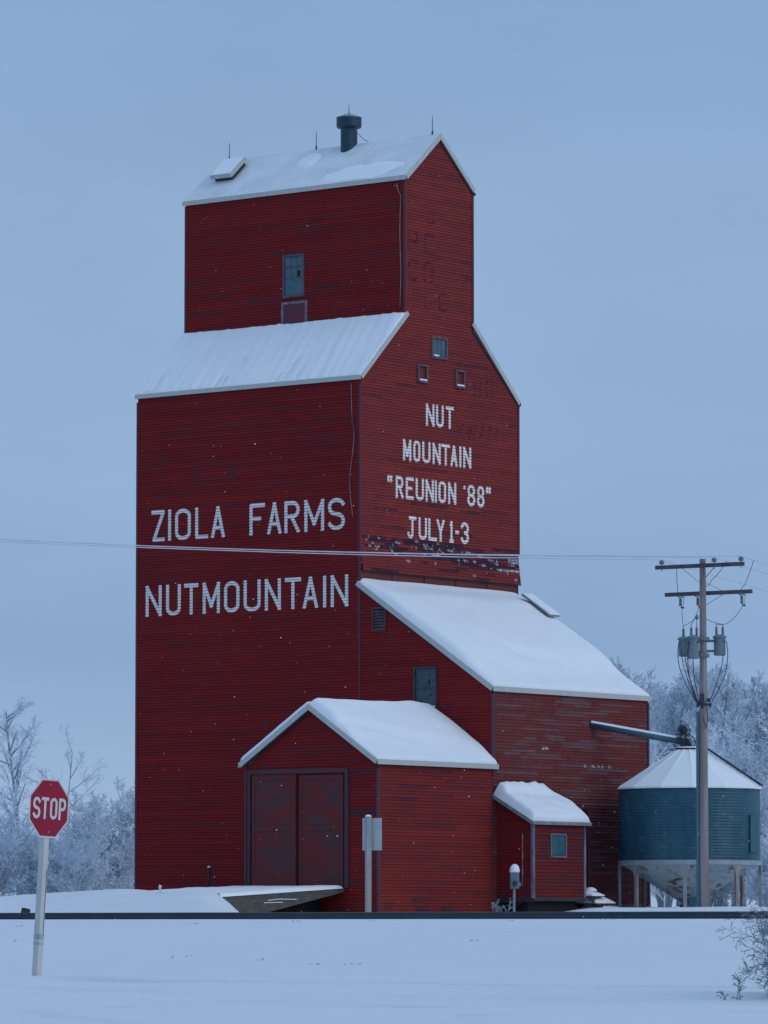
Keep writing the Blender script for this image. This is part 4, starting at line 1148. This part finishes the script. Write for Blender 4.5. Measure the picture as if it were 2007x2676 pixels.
# ------------------------------------------------------------------ utility pole
PB = at(10.02, 150, 0); PZ = ground_z(PB.x, PB.y)
POLE = thing("utility_pole", "weathered wooden utility pole with two crossarms and three transformers", "utility pole", (PB.x, PB.y, PZ))
pm = M("pole_wood", .9, .2)
pf = pm.rng(pm.noise(1.6, (1.6, 1.6, .12), 5), .40, .62)
pcx = pm.mix(pf, (.30, .28, .275), (.23, .165, .15))
pcx = pm.mix(pm.rng(pm.noise(9, (1, 1, .05), 5), .5, .75, 0, .6), pcx, (.10, .085, .08)); pm.color(pcx); pm.bump(pm.noise(14, (1, 1, .06), 4), .5, .012)
ARMM = simple("crossarm_wood", (.105, .10, .105), (.065, .065, .075), 4, (1, 1, 1), .9)
PORC = simple("porcelain", (.13, .16, .18), (.20, .22, .24), 6, rough=.35)
TANK = simple("transformer_grey", (.165, .225, .255), (.135, .19, .22), 3, rough=.5)
mb = MB(); mb.tube([PB + V((0, 0, PZ - .3)), PB + V((0, 0, 7)), PB + V((0, 0, 12.5))], [.150, .125, .098], 18); mb.build("pole", pm.m, POLE)
arm = (RR * .85 - DD * .53).normalized(); ldir = (-RR * .53 - DD * .85).normalized(); ldirL = (-RR - DD * .05).normalized()
pz = lambda z: PB + V((0, 0, z))
U0 = pz(12.28) + ldir * .15; L0 = pz(11.43) - ldir * .15
mb = MB(); mb.box(U0 - arm * .03, (1.57, .05, .062), (arm, ldir, ZA)); ua = mb.build("crossarm", ARMM, POLE, bevel=.008)
mb = MB(); mb.box(L0 + arm * .12, (1.54, .05, .062), (arm, ldir, ZA)); la = mb.build("crossarm", ARMM, POLE, bevel=.008)
for a in (-.62, .52):
    mb = MB(); mb.bar(U0 + arm * a - V((0, 0, .07)) + ldir * .055, pz(11.72) + ldir * .13, .035, .012); mb.build("brace", GALV, POLE)
for b in (.35, -.40):
    mb = MB(); mb.bar(L0 + arm * .72 - ldir * .055, pz(11.43 + b) - ldir * .12, .035, .012); mb.build("brace", GALV, POLE)
INS = [-1.38, .49, 1.44]; WZ = 12.52
for a in INS:
    mb = MB(); mb.lathe(U0 + arm * a + V((0, 0, .09)), [(.03, 0), (.085, .02), (.095, .045), (.06, .06), (.085, .08), (.07, .115), (.035, .14)], 14); isl = mb.build("insulator", PORC, POLE, smooth=True)
    mb = MB(); mb.tube([U0 + arm * a - V((0, 0, .13)), U0 + arm * a + V((0, 0, .12))], .012, 6); mb.build("pin", IRON, isl)
# fuse cut-outs under the lower arm
CUT = [-.88, -.26, 1.30]
for a in CUT:
    c = L0 + arm * a - V((0, 0, .08))
    mb = MB(); mb.lathe(c + V((0, 0, -.30)), [(.03, 0), (.055, .03), (.04, .06), (.055, .09), (.04, .12), (.055, .15), (.04, .18), (.055, .21), (.03, .26)], 10)
    cu_ = mb.build("fuse_cutout", PORC, POLE)
    mb = MB(); mb.bar(c + arm * .02, c + arm * .13 - V((0, 0, .02)), .03, .03); mb.bar(c + arm * .02 - V((0, 0, .33)), c + arm * .12 - V((0, 0, .36)), .04, .05); mb.bar(c - arm * .10 + V((0, 0, .0)), c - V((0, 0, .02)), .03, .03); mb.build("bracket", IRON, cu_)
    mb = MB(); mb.tube([c + arm * .13 - V((0, 0, .03)), c + arm * .09 - V((0, 0, .34))], .016, 6); mb.build("fuse_tube", simple("fuse_pale", (.45, .44, .42)), cu_)
# transformers
TRS = [(-.60, 150.25, 9.44, 10.02, .155), (-.335, 149.62, 9.34, 10.02, .185), (.52, 150.0, 9.46, 10.06, .185)]
tops = []
for k, (lx, dp, z0, z1, r_) in enumerate(TRS):
    c = at(10.02 + lx, dp, 0)
    mb = MB(); mb.lathe(c, [(r_ * .9, z0), (r_, z0 + .03), (r_, z1 - .05), (r_ + .035, z1 - .05), (r_ + .035, z1), (r_, z1 + .02), (r_ * .4, z1 + .06)], 24); tk = mb.build("transformer", TANK, POLE)
    bp = []
    for sx in ((-.10, .10) if k == 2 else (0.0,) if k == 0 else (-.06, .11)):
        b0 = c + RR * sx + V((0, 0, z1 + .03)); pr = []
        for i in range(7): pr += [(.032, i * .038), (.048, i * .038 + .014), (.032, i * .038 + .03)]
        pr += [(.012, .28), (.012, .36)]
        mb = MB(); mb.lathe(b0, pr, 10); mb.build("bushing", PORC, tk); bp.append(b0 + V((0, 0, .36)))
    tops.append(bp)
    mb = MB(); mb.bar(c + V((0, 0, z1 - .14)), pz(z1 - .14), .06, .08); mb.bar(c + V((0, 0, z0 + .14)), pz(z0 + .14), .06, .08); mb.build("bracket", TANK, tk)
    mb = MB()
    for sx in (-1, 1): mb.lathe(c + RR * sx * r_ * .8 - DD * r_ * .6 + V((0, 0, z1 - .16)), [(.022, 0), (.022, .08)], 8, axis=-DD)
    mb.build("terminal", IRON, tk)
mb = MB()
for z in (9.98, 9.46): mb.lathe(pz(z), [(.19, -.06), (.20, -.05), (.20, .05), (.19, .06)], 16); mb.box(pz(z) - DD * .2, (.10, .05, .05), (RR, DD, ZA))
mb.build("pole_band", TANK, POLE)
mb = MB(); mb.lathe(pz(10.66) - RR * .14 - DD * .1, [(.02, 0), (.07, .02), (.085, .07), (.05, .10)], 12, axis=-RR); mb.build("spool_insulator", PORC, POLE)


def hang(a, b, sag, n=14, wob=0.0, seed=0):
    a = V(a); b = V(b); out = []
    for i in range(n + 1):
        t = i / n; p = a.lerp(b, t) + V((0, 0, -4 * sag * t * (1 - t)))
        if wob: p += RR * wob * noise.noise(V((t * 6, seed, 1)))
        out.append(p)
    return out


SP_ = pz(10.66) - RR * .2
wires = MB()
slopeb = -.083
for i, (ai, ci) in enumerate(zip(INS, CUT)):          # droppers from the lines to the cut-outs
    s0 = U0 + arm * ai + V((0, 0, WZ - 12.28)) - ldir * (1.0, .85, .85)[i] + V((0, 0, slopeb * (1.0, .85, .85)[i]))
    s0 = s0 - V((0, 0, .0))
    wires.tube(hang(s0, L0 + arm * (ci - .1) + V((0, 0, -.02)), (.10, .12, .14)[i], 16, .07, i), .010, 5)
c0, c1, c2 = [L0 + arm * a - V((0, 0, .42)) + arm * .05 for a in CUT]
for a, b, sg in ((c0, tops[0][0], .14), (c1, tops[1][0], .04), (c2, tops[2][0], .22), (SP_, tops[0][0], .03), (SP_, tops[1][1], .03), (pz(10.6) + RR * .1 - DD * .1, tops[2][1], .03)):
    wires.tube(hang(a, b, sg, 14), .009, 5)
wires.build("jumper_wire", IRON, POLE)
# secondary leads looping down to the rack
wires = MB(); RK = pz(7.95) - DD * .15
for k, (lx, dp, z0, z1, r_), sx, tx_, bow in ((0, TRS[0], -1, -.20, -.36), (0, TRS[0], -.4, -.2, -.20), (0, TRS[0], .2, -.17, -.16), (1, TRS[1], .1, -.12, -.18), (2, TRS[2], .5, .16, .22), (2, TRS[2], 1.1, .22, .36), (1, TRS[1], -.8, -.18, -.25)):
    a = at(10.02 + lx + sx * r_, dp - r_ * .75, z1 - .15); b = RK + RR * tx_
    pts = []
    for i in range(21):
        t = i / 20
        x = (1 - t) ** 3 * 0 + 3 * (1 - t) ** 2 * t * bow * .55 + 3 * (1 - t) * t * t * bow * .9 + t ** 3 * 0
        base_ = V((a.x, a.y, 0)).lerp(V((b.x, b.y, 0)), smooth(t * .9 + .05 if t > 0 else 0) if 0 < t < 1 else t)
        pts.append(V((base_.x, base_.y, a.z + (b.z - a.z) * (t ** .92))) + RR * x)
    wires.tube(pts, .014, 6)
wires.tube([pz(7.6) - RR * .04 - DD * .17, pz(7.3) + RR * .02 - DD * .18, pz(7.15) + RR * .07 - DD * .18, pz(7.4) + RR * .12 - DD * .16, pz(7.8) + RR * .1 - DD * .16], .014, 6)
wires.build("lead_wire", IRON, POLE)
rk = MB(); rr_ = random.Random(4)
for i in range(9):
    rk.lathe(pz(7.95 + rr_.uniform(-.12, .14)) + RR * rr_.uniform(-.24, .24) - DD * .17, [(.02, -.05), (.05, -.03), (.03, 0), (.05, .03), (.02, .05)], 8)
rk.box(pz(7.92) - DD * .13, (.22, .03, .035), (RR, DD, ZA)); rk.box(pz(8.12) - DD * .15 - RR * .06, (.07, .05, .13), (RR, DD, ZA))
rk.build("secondary_rack", IRON, POLE)
mb = MB(); mb.tube([PB - RR * .20 + V((0, 0, PZ - .2)), PB - RR * .18 + V((0, 0, 7.0)), PB - RR * .165 + V((0, 0, 7.7))], .055, 10); mb.build("conduit", simple("conduit_blue", (.07, .14, .18), (.10, .17, .21), 3, rough=.6), POLE)

WIREM = simple("frosted_wire", (.66, .68, .72), (.52, .55, .60), 2, rough=.7)
for k, (ai, lab) in enumerate(zip(INS, ("frosted power line leaving the left insulator of the upper crossarm", "frosted power line over the middle insulator next to the pole top", "frosted power line over the right end insulator of the upper crossarm"))):
    p0 = U0 + arm * ai; mb = MB(); pts = []
    s_ = -120.0
    while s_ <= 150.01:
        t_ = min(s_, 34.0)
        z = (12.5 - .0013 * t_ + .001 * t_ * t_ + (s_ - t_) * .06 * exp(-(s_ - t_) / 60)) if s_ >= 0 else (12.5 + .083 * s_ + .0007 * s_ * s_)
        p = V((p0.x, p0.y, 0)) + (ldirL if s_ > 0 else ldir) * s_ + V((0, 0, z + .02 - (-.08, .0, .07)[k] * min(1, max(0, s_) / 16)))
        pts.append(p); s_ += 3.0
    mb.tube(pts, .015, 6)
    w_ = mb.build("power_line", WIREM, None, base=p0)
    tag(w_, lab, "power line", "overhead power lines")

# ------------------------------------------------------------------ frosted trees and shrubs
TRUNK = simple("frosty_bark", (.20, .25, .31), (.36, .43, .50), 3, (1, 1, .4), .9)
FROST = simple("frost_twigs", (.78, .85, .92), (.58, .66, .75), .8, (1, 1, 1), .85, lo=.3, hi=.7)
FROST_B = simple("frost_twigs_bright", (.86, .90, .94), (.70, .76, .83), 1.0, (1, 1, 1), .85, lo=.3, hi=.7)
BARE = simple("bare_twigs", (.17, .195, .23), (.28, .31, .35), 2.0, (1, 1, 1), .9)


def spike(mb, a, b, r0, r1, n=3):
    d = b - a
    if d.length < 1e-5: return
    d.normalize(); x = d.orthogonal().normalized(); y = d.cross(x); i = len(mb.v)
    for p, r_ in ((a, r0), (b, r1)):
        for j in range(n):
            t = 2 * pi * j / n; mb.v.append(p + (x * cos(t) + y * sin(t)) * r_)
    for j in range(n):
        mb.f.append((i + j, i + (j + 1) % n, i + n + (j + 1) % n, i + n + j)); mb.uv.append(None); mb.col.append(None)


def rand_dir(rnd, d, ang):
    x = d.orthogonal().normalized(); y = d.cross(x); t = rnd.uniform(0, 2 * pi)
    return (d * cos(ang) + (x * cos(t) + y * sin(t)) * sin(ang)).normalized()


def grow(rnd, tr, cr, p, d, L, r_, lev, spec):
    """one limb: wanders, tapers and sends out side shoots"""
    maxlev = spec['lev']; ns = 7 if lev == 0 else 4 if lev == 1 else 3 if lev == 2 else 2
    mbx = tr if lev <= spec.get('bark', 1) else cr
    pts = [p.copy()]; dirs = []
    for i in range(ns):
        d = (d + V((rnd.gauss(0, 1), rnd.gauss(0, 1), rnd.gauss(0, 1))) * spec['wob'][min(lev, 3)] + V((0, 0, spec['trop'][min(lev, 3)]))).normalized()
        p = p + d * (L / ns); pts.append(p.copy()); dirs.append(d.copy())
    tip = .25 if lev < maxlev else .5
    for i in range(ns):
        ra = r_ * (1 - (1 - tip) * i / ns); rb = r_ * (1 - (1 - tip) * (i + 1) / ns)
        spike(mbx, pts[i], pts[i + 1], max(ra, spec['rmin']), max(rb, spec['rmin']), 6 if lev == 0 else 4 if lev == 1 else 3)
    if lev >= maxlev: return
    nch = spec['n'][lev]
    for k in range(nch):
        t = spec['from'][min(lev, 2)] + (1 - spec['from'][min(lev, 2)]) * (k + rnd.random()) / nch
        f = t * ns; i = min(int(f), ns - 1); q = pts[i].lerp(pts[i + 1], f - i)
        ang = radians(rnd.uniform(*spec['ang'][min(lev, 2)]))
        cl = L * spec['len'][min(lev, 2)] * rnd.uniform(.65, 1.15) * (spec['shape'](t) if lev == 0 else (1.15 - .55 * t))
        grow(rnd, tr, cr, q, rand_dir(rnd, dirs[i], ang), cl, max(r_ * .52 * (1.1 - .5 * t), spec['rmin']), lev + 1, spec)


POPLAR = dict(lev=4, n=(17, 9, 6, 3), wob=(.035, .06, .09, .12), trop=(.02, .12, .10, .07), rmin=.012, ang=((30, 55), (25, 50), (22, 50)), len=(.34, .42, .50), shape=lambda t: (1.15 - .75 * t) * smooth(t * 3), bark=1)
POPLAR['from'] = (.18, .2, .15)
AIRY = dict(POPLAR, n=(13, 8, 5, 3), rmin=.010, trop=(.02, .05, .06, .05), ang=((35, 62), (28, 55), (25, 55)), len=(.40, .44, .5)); AIRY['from'] = (.25, .25, .2)
SHRUB = dict(lev=4, n=(12, 8, 6, 3), wob=(.08, .10, .13, .15), trop=(.06, .07, .05, .03), rmin=.0115, ang=((25, 55), (25, 60), (25, 60)), len=(.45, .48, .5), shape=lambda t: 1.0, bark=0)
SHRUB['from'] = (.12, .12, .1)


def tree(name, label, cat, base, height, spec, seed, twig, stems=1, group=None, spread=.25):
    rnd = random.Random(seed); T = thing(name, label, cat, base, group)
    tr = MB(); cr = MB(); b = V(base) - V((0, 0, .25))
    for s_ in range(stems):
        a = 2 * pi * s_ / max(1, stems) + rnd.random(); k = 0 if stems == 1 else spread * rnd.uniform(.4, 1.2)
        d = V((cos(a) * k, sin(a) * k, 1)).normalized(); h = height * (1 if s_ == 0 else rnd.uniform(.6, 1.0))
        grow(rnd, tr, cr, b + V((cos(a), sin(a), 0)) * (0 if stems == 1 else .15), d, h * .9 + .25, height * .0125 if stems == 1 else height * .009, 0, spec)
    tr.build("trunk", TRUNK, T); cr.build("crown", twig, T)
    return T


def copy_tree(src, base, rz, sc, label=None, group=None):
    c = src.copy(); COL.objects.link(c); c.location = base; c.rotation_euler = (0, 0, rz); c.scale = (sc[0], sc[0], sc[1])
    if label: c['label'] = label
    if group: c['group'] = group
    for ch in list(src.children):
        k = ch.copy(); COL.objects.link(k); k.parent = c
    return c


def gpt(l, d):
    p = at(l, d); return V((p.x, p.y, ground_z(p.x, p.y)))


# left of the elevator
tree("bare_tree", "tall bare frosty tree at the left edge of the picture, above the stop sign", "tree", gpt(-16.5, 216), 9.7, dict(AIRY, n=(24, 9, 6, 3)), 5, FROST, 1)
tree("bare_tree", "bare tree with a forked open crown standing right behind the stop sign", "tree", gpt(-13.6, 205), 7.4, dict(AIRY, n=(11, 7, 5, 2)), 9, FROST, 3, spread=.16)
tree("bare_tree", "smallest bare tree with slanting boughs, between stop sign and elevator", "tree", gpt(-12.0, 200), 5.5, dict(AIRY, n=(11, 8, 5, 3)), 14, FROST, 2, spread=.3)
tree("frosted_shrub", "large rounded frost-white shrub next to the elevator's left wall", "shrub", gpt(-10.9, 187), 3.9, dict(SHRUB, n=(15, 9, 7, 3)), 21, FROST, 6, spread=.55)
sh2 = tree("frosted_shrub", "low frosty shrub directly behind the white post of the stop sign", "shrub", gpt(-12.9, 184), 3.0, SHRUB, 22, FROST, 6, spread=.6)
for (l, d, s_, lab) in ((-15.2, 183, 1.05, "low frosty shrub at the left edge, under the tall tree"), (-11.7, 182, .72, "knee-high frosty shrub on the drift between stop sign and elevator"), (-14.1, 192, 1.0, "dense frosty thicket behind the left of the stop sign"), (-10.2, 195, 1.15, "frosty shrub half hidden by the elevator's left wall"), (-17.5, 187, 1.0, "frosty shrub cut by the left edge of the picture")):
    copy_tree(sh2, gpt(l, d), l * 1.7, (s_, s_), lab)

# the grove to the right of the elevator
GR = "bare frosted trees of the grove behind the grain bin"
GL = "tall bare frost-covered tree in the dense grove behind the bin and pole"
src = [tree("frosted_tree", GL, "tree", gpt(13.0 + 1.7 * i, 236 + 3 * (i % 2)), 11.8, dict(POPLAR, n=(30, 12, 7, 4), rmin=.0125), 41 + i, FROST, 1 + (i == 2), GR) for i in range(3)]
rg = random.Random(77)
for i, (l, d) in enumerate([(11.3, 232), (14.2, 246), (15.6, 232), (17.3, 244), (18.6, 234), (19.8, 246), (21.0, 236), (22.5, 246), (9.3, 240), (7.0, 246), (12.4, 252), (15.0, 256), (18.0, 256), (20.8, 256), (24.5, 240), (26.5, 250), (4.5, 250), (16.4, 226), (13.4, 226), (19.6, 225), (22.0, 228), (10.2, 247), (13.2, 262), (16.6, 251), (19.2, 263), (21.8, 258), (11.8, 240), (14.7, 239), (17.9, 239), (24.2, 262), (18.3, 229), (15.1, 223), (20.4, 231)]):
    k = rg.uniform(.88, 1.10); copy_tree(src[i % 3], gpt(l, d), rg.uniform(0, 6.28), (k * 1.15, k), GL, GR)
tree("frosted_shrub", "tall bright frost-white shrub between the elevator corner and the auger motor", "shrub", gpt(11.1, 190), 6.0, dict(SHRUB, n=(15, 9, 7, 3)), 55, FROST_B, 6, spread=.3)
sb2 = tree("frosted_shrub", "frosty shrub at the right edge, beside the grain bin's wall", "shrub", gpt(15.2, 189), 4.6, dict(SHRUB, n=(15, 9, 7, 3)), 56, FROST, 7, spread=.5)
for (l, d, s_, lab) in ((13.2, 192, .95, "frosty shrub hidden behind the grain bin, seen between its legs"), (17.2, 192, 1.1, "frosty shrub just outside the bin, cut by the right edge"), (14.6, 184, .55, "low frosty bush under the right side of the hopper"), (12.6, 198, 1.25, "frosty shrub rising behind the left slope of the bin roof"), (16.2, 200, 1.4, "frosty shrub rising above the right slope of the bin roof")):
    copy_tree(sb2, gpt(l, d), l * 2.3, (s_, s_), lab)

# bare bush in the foreground and dry weeds
TW = dict(lev=3, n=(8, 6, 4), wob=(.10, .11, .12, .14), trop=(.0, .03, .03, .02), rmin=.0026, ang=((25, 65), (30, 70), (30, 70)), len=(.5, .52, .5), shape=lambda t: 1.1 - .3 * t, bark=0)
TW['from'] = (.15, .15, .1)
rb = random.Random(3); bb = gpt(4.72, 47.8); BUSH = thing("bare_bush", "bare tangled bush at the lower right edge in front of the rail", "bush", bb)
tr = MB(); cr = MB()
for i in range(40):
    a = rb.uniform(0, 2 * pi); k = rb.uniform(.3, 1.5)
    d = (RR * cos(a) * k + DD * sin(a) * k + ZA).normalized(); grow(rb, tr, cr, bb + RR * cos(a) * .25 + DD * sin(a) * .2 - V((0, 0, .05)), d, rb.uniform(.75, 1.15), .009, 0, TW)
tr.build("stem", BARE, BUSH); cr.build("twigs", BARE, BUSH)
WEED = dict(TW, lev=2, n=(5, 3, 2), rmin=.004)


def weeds(label, base, h, n, seed, mat, rmin=.006):
    rnd = random.Random(seed); mb = MB(); sp = dict(WEED, rmin=rmin)
    for i in range(n):
        a = rnd.uniform(0, 2 * pi); k = rnd.uniform(.05, .6); grow(rnd, mb, mb, V(base) + RR * rnd.uniform(-.2, .2) * h * 2 - V((0, 0, .03)), (RR * cos(a) * k + DD * sin(a) * k + ZA).normalized(), h * rnd.uniform(.5, 1.1), rmin * 1.3, 0, sp)
    return tag(mb.build("dry_weeds", mat, None, base=base), label, "weeds", "dry weeds in the snow")


weeds("thin dry weed stalks left of the bare bush", gpt(3.48, 47.6), .24, 3, 5, BARE, .0035)
weeds("frosty tuft of weeds on the drift in front of the long side wall", gpt(-7.05, 150), .28, 4, 6, FROST_B, .012)
weeds("frosty tuft of weeds on the drift between stop sign and elevator", gpt(-8.9, 152), .30, 4, 7, FROST_B, .012)
weeds("curled dry weeds at the foot of the annex, beside the meter box", gpt(3.55, 149), .62, 5, 8, BARE, .010)

# ------------------------------------------------------------------ falling snow
rf_ = random.Random(8); mb = MB()
for i in range(1150):
    d = rf_.uniform(50, 150); c = at(rf_.uniform(-.09, .09) * d, d, rf_.uniform(.9, 1 + .19 * d)); r_ = rf_.choice((.003, .004, .004, .005, .006, .009))
    k = len(mb.v); v1 = V((rf_.gauss(0, 1), rf_.gauss(0, 1), rf_.gauss(0, 1))).normalized(); v2 = v1.orthogonal().normalized(); v3 = v1.cross(v2)
    for q in (v1, -v1, v2, -v2, v3, -v3): mb.v.append(c + q * r_)
    for a, b, e in ((0, 2, 4), (2, 1, 4), (1, 3, 4), (3, 0, 4), (2, 0, 5), (1, 2, 5), (3, 1, 5), (0, 3, 5)):
        mb.f.append((k + a, k + b, k + e)); mb.uv.append(None); mb.col.append(None)
fs = mb.build("falling_snow", RSNOW, None, smooth=True)
tag(fs, "sparse tiny snowflakes drifting in the air before the elevator", "snowflakes", kind="stuff")

# grass tips and clods poking through the snow of the field
rt_ = random.Random(19); mb = MB()
for l, d in ((-7.55, 100), (-4.0, 101), (-2.6, 102), (-1.9, 103), (-.2, 101), (-6.9, 82), (-6.3, 83), (-3.0, 71), (-1.75, 69.5), (-.95, 66.5), (-.45, 66), (2.6, 100), (4.7, 102), (7.2, 101), (7.6, 101), (1.5, 79)):
    g = gpt(l, d)
    for i in range(7):
        a = rt_.uniform(0, 6.28); q = g + RR * rt_.gauss(0, .07) + DD * rt_.gauss(0, .5)
        spike(mb, q - V((0, 0, .02)), q + V((cos(a) * .06, sin(a) * .06, rt_.uniform(.006, .022))), .012, .006)
tg = mb.build("grass_tips", simple("dead_grass", (.44, .47, .50), (.32, .34, .37), 5), None)
tag(tg, "tips of dead grass showing through the snow of the field", "grass", kind="stuff")
